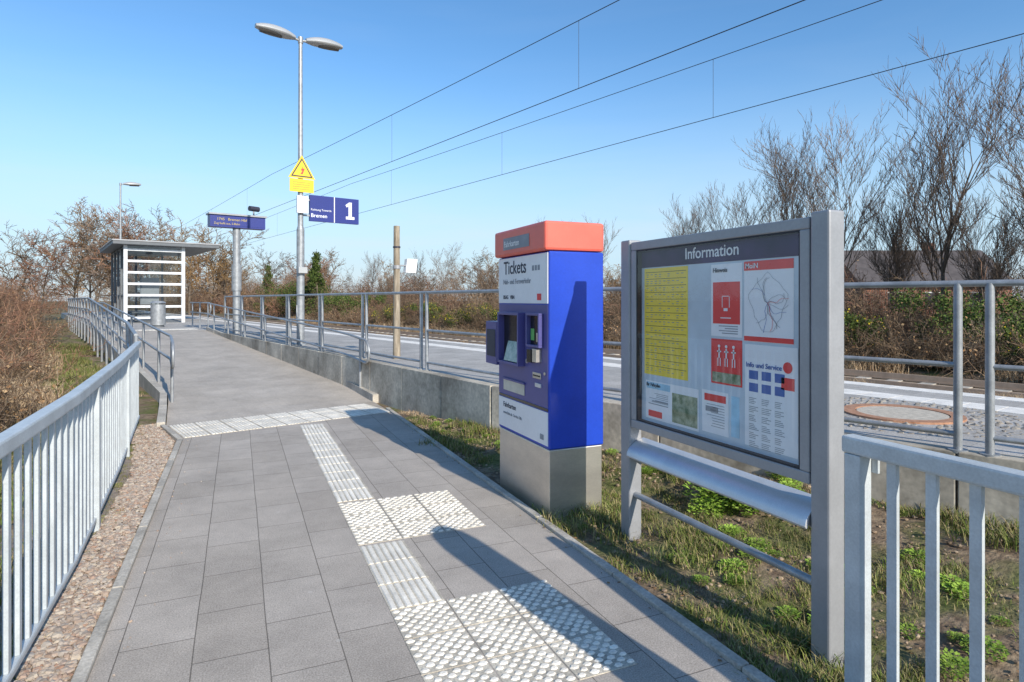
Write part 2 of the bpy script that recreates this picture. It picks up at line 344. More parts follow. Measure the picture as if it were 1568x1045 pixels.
for p,q in zip(wl[:-1],wl[1:]):
    d=q-p; LN=d.length; d.normalize(); s=Vector((-d.y,d.x,0))
    k=max(1,round(LN/1.25))
    for i in range(k):
        a=p+d*(LN*i/k+.006); c=p+d*(LN*(i+1)/k-.006); j=random.uniform(-.003,.003)
        v=[]
        for e in(a,c):
            for o in(-.06,.09+j):
                v+=[e+s*o+Vector((0,0,-.2)),e+s*o+Vector((0,0,PH+.012))]
        b.add(v,[(0,1,3,2),(4,6,7,5),(0,4,5,1),(2,3,7,6),(0,2,6,4),(1,5,7,3)],conc)
b.obj('retaining_wall',bevel=.008)
b=MB()
def strip(b,s0,s1,o0,o1,z0,z1,mat,L=None,gap=.006):
    if L is None: L=s1-s0
    s=s0
    while s<s1-1e-3:
        b.box(s+gap/2,min(s+L,s1)-gap/2,o0,o1,z0,z1,mat,fr=lambda a,c,z:UN(a,c,z)); s+=L
strip(b,-6,60,6.90,7.28,PH-.02,PH+.006,platlight,.3)
strip(b,-6,69,7.72,7.99,PH-.05,PH+.008,platlight,1.0)
b.obj('platform_edge_marking')
def UNt(x0,y0,ang,tiles,rows,kind,zf,b):
    ts=.3; ca,sa=math.cos(ang),math.sin(ang)
    for i in range(tiles):
        for j in range(rows):
            k=kind(i,j) if callable(kind) else kind
            if k is None: continue
            dz=random.uniform(-.0008,.0008)
            def fr(a,c,z,i=i,j=j,dz=dz):
                A=i*ts+a; C=j*ts+c; x=x0+ca*A-sa*C; y=y0+sa*A+ca*C
                return (x,y,zf(x,y)+z+dz)
            g=.004
            b.box(g,ts-g,g,ts-g,-.03,.003,tactb,fr=fr)
            if k=='rib':
                nr=7; pw=(ts-.02)/nr
                for q in range(nr):
                    c0=.012+q*pw; 
                    pr=[(c0,.003),(c0+.005,.008),(c0+pw*.62,.008),(c0+pw*.62+.005,.003)]
                    b.prism(pr,lambda uu,vv,t:fr(uu,t,vv),.008,ts-.008,tact)
            else:
                nr=9; pw=(ts-.02)/nr
                for q in range(nr):
                    for r in range(5):
                        if q%2 and r==4: continue
                        cx=.012+pw*(2*r+.5+(q%2)); cy=.012+pw*(q+.5)
                        R=pw*.72*random.uniform(.85,1.08);R2=R*.68
                        cx=min(max(cx,.004+R),ts-.004-R)
                        rt=random.uniform(-.5,.5); cx+=random.uniform(-.002,.002); cy+=random.uniform(-.002,.002)
                        v=[fr(cx+R*math.cos(t+rt),cy+R*.72*math.sin(t+rt),.003) for t in [math.pi/3*h for h in range(6)]]+[fr(cx+R2*math.cos(t+rt),cy+R2*.72*math.sin(t+rt),.0085) for t in [math.pi/3*h for h in range(6)]]
                        b.add(v,[(h,(h+1)%6,6+(h+1)%6,6+h) for h in range(6)]+[tuple(range(6,12))],tact)
b=MB()
flat=lambda x,y:0.0
UNt(.71,3.17-.9,0,3,3,'dot',flat,b)
UNt(.71,3.17-1.8,0,1,3,'rib',flat,b)
UNt(.71,3.17,0,1,3,'rib',flat,b)
UNt(.71,4.10,0,3,3,lambda i,j:'dot',flat,b)
UNt(.71,5.03,0,1,11,'rib',flat,b)
ang=math.atan2(.71,2.6)
UNt(-.58,8.11,ang,9,3,'rib',flat,b)
b.obj('tactile_paving')
b=MB()
UNt(-3.6,23.45,math.radians(13.5),8,3,'rib',lambda x,y:PH,b)
b.obj('tactile_paving')

b=MB(); b.add([(-1.35,-4,-.02),(-.64,-4,-.02),(-.64,8,-.012),(-.92,9.3,-.012),(-1.5,9.3,-.02)],[(0,1,2,3,4)],bed); b.obj('gravel_bed')
ph=(1+5**.5)/2
iv=np.array([(-1,ph,0),(1,ph,0),(-1,-ph,0),(1,-ph,0),(0,-1,ph),(0,1,ph),(0,-1,-ph),(0,1,-ph),(ph,0,-1),(ph,0,1),(-ph,0,-1),(-ph,0,1)],float); iv/=np.linalg.norm(iv[0])
itf=np.array([(0,11,5),(0,5,1),(0,1,7),(0,7,10),(0,10,11),(1,5,9),(5,11,4),(11,10,2),(10,7,6),(7,1,8),(3,9,4),(3,4,2),(3,2,6),(3,6,8),(3,8,9),(4,9,5),(2,4,11),(6,2,10),(8,6,7),(9,8,1)])
def stones(name,N,posf,smin,smax,mat):
    pos=posf(N); N=len(pos)
    sc=(smin+(smax-smin)*rng.random((N,1))**2)*rng.uniform(.6,1.25,(N,3)); sc[:,2]*=.65
    v=iv[None]*(1+rng.uniform(-.22,.22,(N,12,1)))*sc[:,None,:]
    a=rng.uniform(0,6.28,N); c,s=np.cos(a),np.sin(a)
    x=v[:,:,0]*c[:,None]-v[:,:,1]*s[:,None]; y=v[:,:,0]*s[:,None]+v[:,:,1]*c[:,None]
    V=np.stack([x,y,v[:,:,2]],-1)+pos[:,None,:]
    F=(itf[None]+12*np.arange(N)[:,None,None]).reshape(-1,3)
    me=bpy.data.meshes.new(name); me.from_pydata(V.reshape(-1,3).tolist(),[],F.tolist()); me.materials.append(mat)
    o=bpy.data.objects.new(name,me); COL.objects.link(o); return o
def gp(N):
    y=1.0+rng.random(N)**1.15*8.2; xr=-.66; xl=np.where(y<6.6,-.90,-.90-(y-6.6)*.12)
    f=rng.random(N); x=xr+(xl-xr)*f**1.1-np.where(y>8,(y-8)*.26,0)
    return np.stack([x,y,-.012+rng.random(N)*.012],-1)
stones('gravel_strip',12500,gp,.007,.024,stonem)
stones('stray_gravel',60,lambda N: np.stack([-.55+np.abs(rng.normal(size=N))*.12,rng.uniform(1.5,8,N),np.full(N,.004)],-1),.004,.009,stonem)

# ------------------------------------------------------------------ railings
def baluster_rail(name,pts,first_post=None,post_every=16,sp=.145,H=1.06,zf=lambda x,y:0):
    E=empty(name); b=MB(); c=MB()
    pts=[Vector((x,y,0)) for x,y in pts]
    cum=[0]
    for p,q in zip(pts[:-1],pts[1:]): cum.append(cum[-1]+(q-p).length)
    T=cum[-1]
    def at(s):
        for i in range(len(pts)-1):
            if s<=cum[i+1] or i==len(pts)-2:
                d=(pts[i+1]-pts[i]).normalized(); return pts[i]+d*(s-cum[i]),d
    N=int(T/sp)
    for i in range(N+1):
        s=i*sp; p,d=at(min(s,T)); nn=Vector((-d.y,d.x,0)); z0=zf(p.x,p.y)
        post=(i%post_every==0)
        a,h=(.034,.034) if post else (.019,.011)
        zb=-.1 if post else .09
        fr=lambda l,m_,z,p=p,d=d,nn=nn:tuple(p+d*l+nn*m_+Vector((0,0,z)))
        b.box(-a,a,-h,h,z0+zb,z0+H-.07,paintgrey,fr=fr)
        if post:
            b.box(-.06,.06,-.006,.006,z0+H-.14,z0+H-.066,paintgrey,fr=lambda l,m_,z,p=p,d=d,nn=nn:tuple(p+d*l+nn*(m_+.042)+Vector((0,0,z))))
            b.cyl(tuple(p+nn*.048+d*.04+Vector((0,0,H-.1))),tuple(p+nn*.056+d*.04+Vector((0,0,H-.1))),.009,galv,n=6)
    for (zz0,zz1,hw) in [(H-.07,H,.034),(.05,.09,.018)]:
        rings=[]
        for i,p in enumerate(pts):
            if i==0: d=(pts[1]-p).normalized()
            elif i==len(pts)-1: d=(p-pts[i-1]).normalized()
            else: d=((pts[i+1]-p).normalized()+(p-pts[i-1]).normalized()).normalized()
            nn=Vector((-d.y,d.x,0)); z0=zf(p.x,p.y)
            ext=-.05*d if i==0 else (.05*d if i==len(pts)-1 else d*0)
            rings.append([tuple(p+ext+nn*hw*sx+Vector((0,0,z0+z))) for sx,z in((-1,zz0),(1,zz0),(1,zz1),(-1,zz1))])
        c.loft(rings,paintgrey)
    b.obj('balusters',E,bevel=.003); c.obj('rails',E,bevel=.011)
    return E
baluster_rail('baluster_railing',[(-.86,-1.8),(-.86,3.2),(-.88,4.34),(-1.0,6.6),(-1.2,9.4)],post_every=16)
baluster_rail('baluster_railing',[(2.25,1.70),(2.25,-1.5)],post_every=16)

def along(pts,step,start=0):
    out=[]; cum=0; nxt=start
    for p,q in zip(pts[:-1],pts[1:]):
        p=Vector(p);q=Vector(q);l=(q-p).length
        while nxt<=cum+l+1e-6:
            out.append(p+(q-p)*((nxt-cum)/l)); nxt+=step
        cum+=l
    return out
E=empty('platform_fence')
fl=[(6.75,-3.2,PH),(4.41,2.5,PH),(2.86,6.75,PH),(2.13,10.2,PH),(-.80,23.2,PH)]
b=MB()
tot=sum((Vector(q)-Vector(p)).length for p,q in zip(fl[:-1],fl[1:]))
def at_poly(P,s):
    c=0
    for i,(p,q) in enumerate(zip(P[:-1],P[1:])):
        p=Vector(p);q=Vector(q);l=(q-p).length
        if s<=c+l or i==len(P)-2: return p+(q-p)*((s-c)/l)
        c+=l
s=((Vector(fl[1])-Vector(fl[0])).length)%2.17
while s<tot-1.9:
    a=at_poly(fl,s+.085); c=at_poly(fl,s+2.17-.085)
    for e in(a,c):
        b.cyl(e+Vector((0,0,-.05)),e+Vector((0,0,1.12)),.026,galv,n=10)
        b.cyl(e+Vector((0,0,.0)),e+Vector((0,0,.02)),.06,galv,n=10)
    for h,r in((1.12,.022),(.58,.018),(.12,.018)):
        b.cyl(a+Vector((0,0,h)),c+Vector((0,0,h)),r,galv,n=10)
    b.cyl(a+Vector((0,0,1.12)),at_poly(fl,s-.085)+Vector((0,0,1.12)),.022,galv,n=10)
    s+=2.17
b.obj('tubes',E,smooth=True)
def loop_rail(name,pts,h1=.92,h2=.55,step=2.0,mat=galv):
    E=empty(name)
    p0=Vector(pts[0]); d=(Vector(pts[1])-p0).normalized(); R=(h1-h2)/2
    arc=[p0+Vector((0,0,h2+R))-d*R*math.sin(t)+Vector((0,0,R*math.cos(t))) for t in [math.pi*i/10 for i in range(11)]]
    top=[Vector(p)+Vector((0,0,h1)) for p in pts][::-1]; low=[Vector(p)+Vector((0,0,h2)) for p in pts]
    tube('rail',[tuple(v) for v in top+arc[1:-1]+low],.021,mat,E)
    b=MB()
    for p in along(pts,step,.25):
        b.cyl(p+Vector((0,0,-.12)),p+Vector((0,0,h1-.01)),.024,mat,n=10)
    b.obj('posts',E,smooth=True); return E
def edge_pts(P,off,t0,t1,n=12):
    out=[]
    for i in range(n+1):
        t=t0+(t1-t0)*i/n; l=lerp_poly(P,t); out.append((l[0]+off,l[1],rz(t)))
    return out
loop_rail('ramp_handrail',edge_pts(Rp,.02,.045,1.0))
Lh=edge_pts(Lp,.06,.10,1.0)+[(-5.6,30,PH),(-7.0,36,PH)]
loop_rail('ramp_handrail',Lh)
E=empty('ramp_fence'); b=MB()
A=[(-1.25,9.6,.05),(-1.75,12.5,.12),(-4.45,24,PH),(-7.5,36,PH)]
for p in along(A,1.5,.0): b.cyl(p+Vector((0,0,-.4)),p+Vector((0,0,1.08)),.028,galv,n=10)
for h,r in((1.08,.026),(.72,.018),(.38,.018)):
    tube('rail',[(x,y,z+h) for x,y,z in A],r,galv,E)
b.obj('posts',E,smooth=True)
loop_rail('ramp_handrail',[(-.9,23.6,PH),(-1.7,27,PH)],step=1.4)

# ------------------------------------------------------------------ ticket machine
E=empty('ticket_machine')
x0,x1,y0,y1=2.10,2.57,4.08,5.05
b=MB(); b.box(x0+.004,x1-.012,y0+.006,y1-.012,-.08,.488,steelbr); b.obj('steel_plinth',E,bevel=.006)
b=MB(); b.box(x0,x1,y0,y1,.49,1.966,blue); b.obj('cabinet',E,bevel=.012)
b=MB()
pr=[(x0-.035,1.97),(x1+.004,1.97),(x1+.004,2.19),(x0-.035,2.19)]
b.prism(pr,lambda a,c,t:(a,t,c),y0-.004,y1+.02,redc); b.obj('red_cap',E,bevel=.02)
b=MB()
fx=x0
def panel(b,ya,yb,za,zb,mat,d=.004,x=None):
    xx=fx if x is None else x
    b.box(xx-d,xx-.0005,ya,yb,za,zb,mat)
panel(b,y0+.015,y1-.015,.80,1.565,bluefront,.004)
panel(b,y0+.015,y1-.015,1.575,1.955,white,.006)
panel(b,y0+.015,y1-.015,.515,.765,white,.006)
panel(b,y0+.015,y1-.015,.77,.795,blk,.003)
panel(b,4.35,4.86,2.02,2.12,inkg,.003,x0-.035)
b.obj('front_panels',E,bevel=.002)
b=MB()
def ring(b,ya,yb,za,zb,t,d,mat,x=None):
    xx=fx-.004 if x is None else x
    b.box(xx-d,xx,ya,yb,za,za+t,mat); b.box(xx-d,xx,ya,yb,zb-t,zb,mat)
    b.box(xx-d,xx,ya,ya+t,za+t,zb-t,mat); b.box(xx-d,xx,yb-t,yb,za+t,zb-t,mat)
ring(b,4.50,4.93,1.07,1.50,.022,.06,bluefront)
b.box(fx-.009,fx-.0045,4.522,4.908,1.092,1.478,blk)
ring(b,4.17,4.40,1.24,1.50,.018,.04,bluefront)
b.box(fx-.009,fx-.0045,4.188,4.382,1.258,1.482,blk)
b.obj('screen_surround',E,bevel=.004)
b=MB()
pr=[(fx-.060,1.10),(fx-.010,1.10),(fx-.010,1.26),(fx-.018,1.26)]
b.prism(pr,lambda a,c,t:(a,t,c),4.53,4.80,teal)
b.obj('touch_screen',E)
b=MB()
b.box(fx-.05,fx-.004,4.20,4.27,1.13,1.23,steelbr); b.box(fx-.045,fx-.004,4.30,4.38,1.12,1.22,blk)
b.box(fx-.014,fx-.009,4.31,4.37,1.29,1.38,M('keypad_green',(.15,.45,.12),.4))
b.box(fx-.014,fx-.009,4.21,4.27,1.28,1.35,steelbr)
b.box(fx-.012,fx-.004,4.20,4.34,1.00,1.045,steelbr); b.box(fx-.014,fx-.011,4.21,4.33,1.015,1.028,blk)
b.box(fx-.012,fx-.004,4.20,4.30,.935,.965,alu_lt)
b.box(fx-.010,fx-.004,4.50,4.92,.835,.925,tan); b.box(fx-.02,fx-.004,4.49,4.93,.925,.94,bluefront)
b.cyl((fx-.02,4.44,1.12),(fx-.004,4.44,1.12),.018,steelbr)
b.cyl((fx-.012,4.14,1.05),(fx-.004,4.14,1.05),.012,steelbr)
b.obj('payment_slots',E,bevel=.002)
b=MB(); b.box(x0-.02,x0+.20,y1+.002,y1+.26,1.03,1.41,bluefront); b.box(x0-.024,x0-.0205,y1+.03,y1+.23,1.10,1.34,ink); b.obj('ticket_validator',E,bevel=.02)
ft=lambda y,z,d=.0075:(fx-d,y,z)
text('tickets_text','Tickets',.155,ink,E,ft(4.92,1.82),(0,-1,0))
text('subtitle_text','Nah- und Fernverkehr',.06,inkg,E,ft(4.93,1.735),(0,-1,0))
text('brand_text','BSAG   VBN',.045,ink,E,ft(4.93,1.61),(0,-1,0))
text('lower_text','Fahrkarten',.06,ink,E,ft(4.93,.69),(0,-1,0))
text('lower_text_b','www.bahn.de  Service 24h',.035,inkg,E,ft(4.93,.63),(0,-1,0))
text('cap_text','Fahrkarten',.07,white,E,(x0-.0395,4.84,2.045),(0,-1,0))
b=MB(); 
for k in range(3): b.box(fx-.0078,fx-.0062,4.36-.05*k-.035,4.36-.05*k,1.83,1.87,inkg)
b.box(fx-.0078,fx-.0062,4.20,4.27,1.60,1.65,red); b.box(fx-.0078,fx-.0062,4.16,4.22,.55,.59,inkg)
b.obj('icons',E)

# ------------------------------------------------------------------ information board
E=empty('information_board')
b=MB()
b.box(2.40,2.50,1.951,2.052,-.2,2.005,alu); b.box(2.40,2.50,3.49,3.595,-.2,2.005,alu)
b.obj('posts',E,bevel=.010)
b=MB()
ya,yb,za,zb=2.062,3.480,.75,1.985
b.box(2.452,2.492,ya+.003,yb-.003,za+.003,zb-.003,alu)
t=.055
for (p,q,r,s_) in [(ya,yb,za,za+t),(ya,yb,zb-t,zb),(ya,ya+t,za+t,zb-t),(yb-t,yb,za+t,zb-t)]:
    b.box(2.405,2.451,p,q,r,s_,alu)
b.obj('case_frame',E,bevel=.006)
b=MB(); g=t
for (p,q,r,s_) in [(ya+g,yb-g,za+g,za+g+.008),(ya+g,yb-g,zb-g-.008,zb-g),(ya+g,ya+g+.008,za+g+.008,zb-g-.008),(yb-g-.008,yb-g,za+g+.008,zb-g-.008)]:
    b.box(2.410,2.4505,p,q,r,s_,darkrub)
b.box(2.448,2.4515,ya+g+.008,yb-g-.008,za+g+.008,zb-g-.008,backing); b.obj('backing',E)
b=MB()
bx=2.4475
def sh(ya_,yb_,za_,zb_,mat,l=1): 
    b.box(bx-.0012*l,bx-.0012*(l-1)-.0002,ya_,yb_,za_,zb_,mat)
iy0,iy1=ya+g+.009,yb-g-.009
sh(iy0,iy1,1.812,zb-g-.009,header)
sh(2.955,3.385,1.12,1.805,yell)
for k in range(15):
    z=1.78-k*.043; sh(2.97,3.37,z-.0025,z,ink,2)
    for q in range(9):
        yy=3.36-q*.043; 
        if random.random()<.6: sh(yy-.022,yy,z-.018,z-.014,inkg,2)
        if random.random()<.5: sh(yy-.018,yy,z-.032,z-.028,inkg,2)
sh(2.52,2.755,1.40,1.80,paper); sh(2.535,2.74,1.47,1.70,red,2); 
for k in range(4): sh(2.55,2.70-random.random()*.06,1.455-k*.013,1.460-k*.013,inkg,2)
sh(2.615,2.665,1.62,1.624,white,3); sh(2.61,2.614,1.56,1.62,white,3); sh(2.664,2.668,1.56,1.62,white,3); sh(2.625,2.655,1.54,1.556,white,3); sh(2.60,2.68,1.50,1.505,white,3)
sh(2.52,2.755,1.135,1.385,red); sh(2.53,2.745,1.145,1.20,pgreen,2)
# three stick figures on the red poster
for k in range(3):
    yc=2.58+k*.055
    b.cyl((bx-.0045,yc,1.345),(bx-.003,yc,1.345),.009,white,n=10)
    sh(yc-.005,yc+.005,1.28,1.333,white,3); sh(yc-.016,yc+.016,1.312,1.320,white,3); sh(yc-.012,yc-.006,1.235,1.28,white,3); sh(yc+.006,yc+.012,1.235,1.28,white,3)
sh(2.185,2.505,1.385,1.795,paper); sh(2.185,2.505,1.755,1.803,red,2); sh(2.185,2.505,1.387,1.412,red,2)
sh(2.16,2.50,.84,1.345,paper); sh(2.16,2.50,1.30,1.37,signwhite,2)
for k in range(6):
    for q in range(3):
        yy=2.47-q*.085
        if k<2: sh(yy-.06,yy,1.19-k*.065,1.235-k*.065,pblue,2)
        for h in range(4): sh(yy-.03-random.random()*.035,yy,1.09-k*.045-h*.009,1.093-k*.045-h*.009,inkg,2)
b.cyl((bx-.0035,2.22,1.27),(bx-.002,2.22,1.27),.028,red,n=16)
sh(2.18,2.26,1.16,1.22,red,2)
sh(2.86,3.37,.835,1.08,paper); sh(2.87,3.10,.85,1.03,pgreen,2); sh(3.12,3.36,1.03,1.07,plb,2); sh(3.14,3.34,.93,.935,inkg,2); sh(3.14,3.3,.95,.955,inkg,2); sh(3.20,3.34,.85,.89,red,2)
for k in range(6): sh(3.14,3.34-random.random()*.1,1.0-k*.011,1.003-k*.011,inkg,2)
sh(2.62,2.83,.85,1.09,paper); sh(2.64,2.81,1.03,1.07,red,2); sh(2.70,2.80,.97,1.0,inkg,2)
for k in range(9): sh(2.65,2.80-random.random()*.06,1.01-k*.015,1.013-k*.015,inkg,2)
sh(2.54,2.60,.86,1.08,plb)
b.obj('posters',E)
b=MB(); c0=Vector((bx-.004,2.345,1.585))
for k in range(14):
    a=k*math.pi*2/14+.3; q=c0; 
    for j in range(7):
        a+=random.uniform(-.8,.8); r_=q+Vector((0,math.cos(a)*.020,math.sin(a)*.023))
        b.cyl(q,r_,.0008,[inkg,inkg,pblue,inkg,red][k%5],n=4); q=r_
pts=[c0+Vector((0,math.cos(t)*.115*(1+.15*math.sin(3*t)+.06*math.sin(7*t)),math.sin(t)*.135*(1+.12*math.cos(4*t)+.05*math.sin(9*t)))) for t in [2*math.pi*i/40 for i in range(41)]]
for p,q in zip(pts[:-1],pts[1:]): b.cyl(p,q,.0007,inkg,n=4)
b.obj('route_map',E)
text('header_text','Information',.093,signwhite,E,(bx-.003,2.98,1.845),(0,-1,0))
text('poster_text','MoiN',.038,signwhite,E,(bx-.004,2.495,1.766),(0,-1,0))
text('poster_text','Info und Service',.036,pblue,E,(bx-.004,2.49,1.252),(0,-1,0))
text('poster_text','Ihr Fahrplan',.03,ink,E,(bx-.004,3.36,1.045),(0,-1,0))
text('poster_text','Hinweis',.035,ink,E,(bx-.004,2.74,1.755),(0,-1,0))
b=MB(); b.add([(2.412,iy0,za+g+.009),(2.412,iy1,za+g+.009),(2.412,iy1,zb-g-.009),(2.412,iy0,zb-g-.009)],[(0,1,2,3)],glass); b.obj('glass_pane',E)
b=MB()
pr=[]
for i in range(9):
    t=i/8; pr.append((2.51-.12*t, .672-.030*t-.035*t**3))
pr2=[(x-.000,z-.010) for x,z in pr][::-1]
pr=pr+[(2.378,.585),(2.372,.562),(2.380,.550),(2.392,.555),(2.394,.58)]+pr2[1:]
b.prism(pr,lambda a,c,t:(a,t,c),2.056,3.487,alu_lt)
b.obj('leaning_seat',E,bevel=.002,smooth=True)
b=MB()
for yy in(2.075,3.465):
    b.prism([(2.50,.50),(2.50,.64),(2.40,.60),(2.395,.57)],lambda a,c,t:(a,t,c),yy-.012,yy+.012,alu)
b.obj('seat_brackets',E,bevel=.003)
b=MB(); b.cyl((2.45,2.05,.29),(2.45,3.50,.29),.021,galv,n=14); b.cyl((2.47,2.05,.60),(2.47,3.50,.60),.018,galv,n=10); b.obj('cross_bar',E,smooth=True)

E=empty('unseen_shadow_caster'); b=MB()  # unseen slab, form guessed, added out of frame to cast the path shadow
prof=[(-.13,-.1),(.13,-.1),(.13,1.80),(.11,1.90),(.06,1.97),(0,1.99),(-.06,1.97),(-.11,1.90),(-.13,1.80)]
b.prism(prof,lambda a,c,t:(1.90+a,.45+t,c),-.04,.04,signblue); b.box(1.79,2.01,.492,.4985,.9,1.7,signwhite); b.obj('panel',E,bevel=.004)
# ------------------------------------------------------------------ lamp posts
def head(b,c,axis_,Lh=.85,up=.05):
    a=Vector(axis_).normalized(); s=Vector((-a.y,a.x,0)); rings=[]
    for i in range(11):
        t=i/10; wd=.045+.13*math.sin(math.pi*min(1,t*.92+.06))**.6*(1 if t>.15 else t/.15*.6+.4)
        h=.045+.10*math.sin(math.pi*min(1,t*.95+.03))**.7
        c_=Vector(c)+a*(Lh*t)+Vector((0,0,up*t))
        rings.append([tuple(c_+s*wd*math.cos(q)+Vector((0,0,(h if math.sin(q)>0 else h*.4)*math.sin(q)))) for q in [2*math.pi*k/16 for k in range(16)]])
    b.loft(rings,lampm)
    rings=[]
    for i in range(7):
        t=.35+.55*i/6; wd=.12*math.sin(math.pi*(i+.6)/7.2)**.5
        c_=Vector(c)+a*(Lh*t)+Vector((0,0,up*t-.035))
        rings.append([tuple(c_+s*wd*math.cos(q)+Vector((0,0,-.055*abs(math.sin(q)) if math.sin(q)<0 else 0.0))) for q in [2*math.pi*k/10 for k in range(10)]])
    b.loft(rings,lens)
def lamp(name,x,y,z0,ztop,dirs):
    E=empty(name); b=MB()
    b.cyl((x,y,z0-.1),(x,y,z0+2.6),.085,galv,.085,n=20); b.cyl((x,y,z0+2.6),(x,y,z0+2.68),.085,galv,.062,n=20)
    b.cyl((x,y,z0+2.68),(x,y,ztop),.062,galv,.042,n=18); b.cyl((x,y,z0),(x,y,z0+.03),.15,galv,n=20)
    b.box(x-.09,x-.07,y-.05,y+.05,z0+.5,z0+.9,galv)
    b.cyl((x,y,ztop-.02),(x,y,ztop+.12),.055,galv,n=16)
    b.obj('pole',E,smooth=True)
    b=MB()
    for d in dirs:
        d=Vector(d).normalized(); p=Vector((x,y,ztop+.04))
        b.cyl(p,p+d*.22+Vector((0,0,.03)),.028,galv)
        head(b,p+d*.12+Vector((0,0,.02)),d)
    b.obj('heads',E,smooth=True); return E
LE=lamp('street_lamp',1.28,14.7,PH,7.40,[n_,-n_])
lamp('street_lamp',-5.9,39.7,PH,7.9,[n_])
E=empty('warning_sign')
lp=Vector((1.28,14.7,0))
def SF(a,z,dep):
    p=lp+n_*a-u_*dep; return (p.x,p.y,z)
b=MB()
def tri(s,cz,d0,d1,mat):
    h=s*.866; pts=[(-s/2,cz-h/3),(s/2,cz-h/3),(0,cz+2*h/3)]
    b.prism(pts,lambda a,c,t:SF(a,c,t),d0,d1,mat)
tri(.60,4.50,.085,.095,wyel); tri(.49,4.50,.0955,.0975,ink); tri(.40,4.50,.098,.0995,wyel)
b.prism([(-.035,4.42),(.015,4.42),(.06,4.55),(.01,4.55),(.03,4.62),(-.03,4.5),(.01,4.5)],lambda a,c,t:SF(a,c,t),.100,.101,red)
b.prism([(-.27,4.02),(.27,4.02),(.27,4.31),(-.27,4.31)],lambda a,c,t:SF(a,c,t),.085,.094,wyel)
spr=M('sign_print',(.35,.25,.06),.5)
for k in range(4): b.prism([(-.2,4.08+k*.05),(.18,4.08+k*.05),(.18,4.09+k*.05),(-.2,4.09+k*.05)],lambda a,c,t:SF(a,c,t),.0945,.0955,spr)
b.cyl((lp.x,lp.y,4.1),(lp.x,lp.y,4.14),.075,galv); b.cyl((lp.x,lp.y,4.5),(lp.x,lp.y,4.54),.075,galv)
b.obj('plates',E)
E=empty('platform_sign')
b=MB()
b.prism([(.20,3.40),(.76,3.40),(.76,3.99),(.20,3.99)],lambda a,c,t:SF(a,c,t),-.04,.04,signblue)
b.prism([(.785,3.40),(1.37,3.40),(1.37,3.99),(.785,3.99)],lambda a,c,t:SF(a,c,t),-.04,.04,signblue)
b.prism([(.762,3.40),(.783,3.40),(.783,3.99),(.762,3.99)],lambda a,c,t:SF(a,c,t),-.04,.042,signwhite)
b.prism([(-.12,3.55),(.13,3.55),(.13,3.93),(-.12,3.93)],lambda a,c,t:SF(a,c,t),.08,.14,white)
b.prism([(1.05,3.50),(1.26,3.50),(1.26,3.565),(1.195,3.565),(1.195,3.90),(1.13,3.90),(1.04,3.83),(1.07,3.78),(1.115,3.81),(1.115,3.565),(1.05,3.565)],lambda a,c,t:SF(a,c,t),.041,.044,signwhite)
b.box(0,.2,-.02,.02,3.5,3.54,galv,fr=lambda a,c,z:SF(a,z,c)); b.box(0,.2,-.02,.02,3.85,3.89,galv,fr=lambda a,c,z:SF(a,z,c))
b.obj('panel',E,bevel=.001)
text('direction_text','Richtung Towards',.065,signwhite,E,SF(.22,3.64,.043),n_,bold=.004)
text('direction_text','Bremen',.12,signwhite,E,SF(.22,3.49,.043),n_,bold=.01)
E=empty('loudspeaker')
b=MB(); b.box(-.1,.1,.08,.18,2.2,2.34,lampm,fr=lambda a,c,z:SF(a,z,c)); b.box(-.02,.02,.05,.09,2.24,2.30,galv,fr=lambda a,c,z:SF(a,z,c)); b.obj('speaker',E,bevel=.01)
E=empty('departure_display'); dp=Vector((-.05,20.8,0))
def DF(a,z,dep): p=dp+n_*a-u_*dep; return (p.x,p.y,z)
b=MB(); b.cyl((dp.x,dp.y,PH-.1),(dp.x,dp.y,3.8),.11,galv,n=18); b.cyl((dp.x,dp.y,PH+1.3),(dp.x,dp.y,PH+2.1),.14,galv,n=18); b.obj('post',E,smooth=True)
b=MB(); b.prism([(-.78,3.80),(.80,3.80),(.80,4.16),(-.78,4.16)],lambda a,c,t:DF(a,c,t),-.18,.18,signblue)
b.prism([(-.82,4.16),(.84,4.16),(.84,4.21),(-.82,4.21)],lambda a,c,t:DF(a,c,t),-.23,.23,alu)
b.prism([(-.72,3.85),(.74,3.85),(.74,4.11),(-.72,4.11)],lambda a,c,t:DF(a,c,t),.181,.185,signblue); b.obj('cabinet',E,bevel=.01)
ym=M('led_yellow',(.55,.42,.10),.5)
text('led_text','1745   Bremen Hbf',.11,ym,E,DF(-.6,4.0,.187),n_,bold=0); text('led_text','Zug faellt aus, S-Bahn',.085,ym,E,DF(-.68,3.88,.187),n_,bold=0)
b=MB(); b.cyl(DF(.5,4.2,0),DF(.5,4.42,0),.025,alu); b.cyl(DF(.36,4.44,.05),DF(.66,4.44,-.05),.08,ink,n=14); b.obj('dome_camera',E,smooth=True)
E=empty('wooden_pole'); b=MB()
b.cyl((2.50,10.6,PH-.1),(2.50,10.6,2.88),.065,wood,.052,n=12); b.obj('pole',E,smooth=True)
b=MB(); q=Vector((2.50,10.6,2.2))+n_*.26
b.prism([(-.11,2.08),(.09,2.08),(.12,2.32),(-.08,2.32)],lambda a,c,t:tuple((q+n_*a-u_*t).to_tuple()[:2])+(c,),-.05,.05,white)
b.cyl((2.50,10.6,2.2),tuple((q-n_*.08))[:2]+(2.2,),.015,alu); b.cyl((2.50,10.6,2.14),(2.50,10.6,2.2),.07,alu)
b.cyl((2.50,10.6,2.5),(2.50,10.6,2.53),.064,ink)
b.obj('floodlight',E,bevel=.006)
E=empty('manhole_cover'); b=MB(); mc=(5.38,3.64)
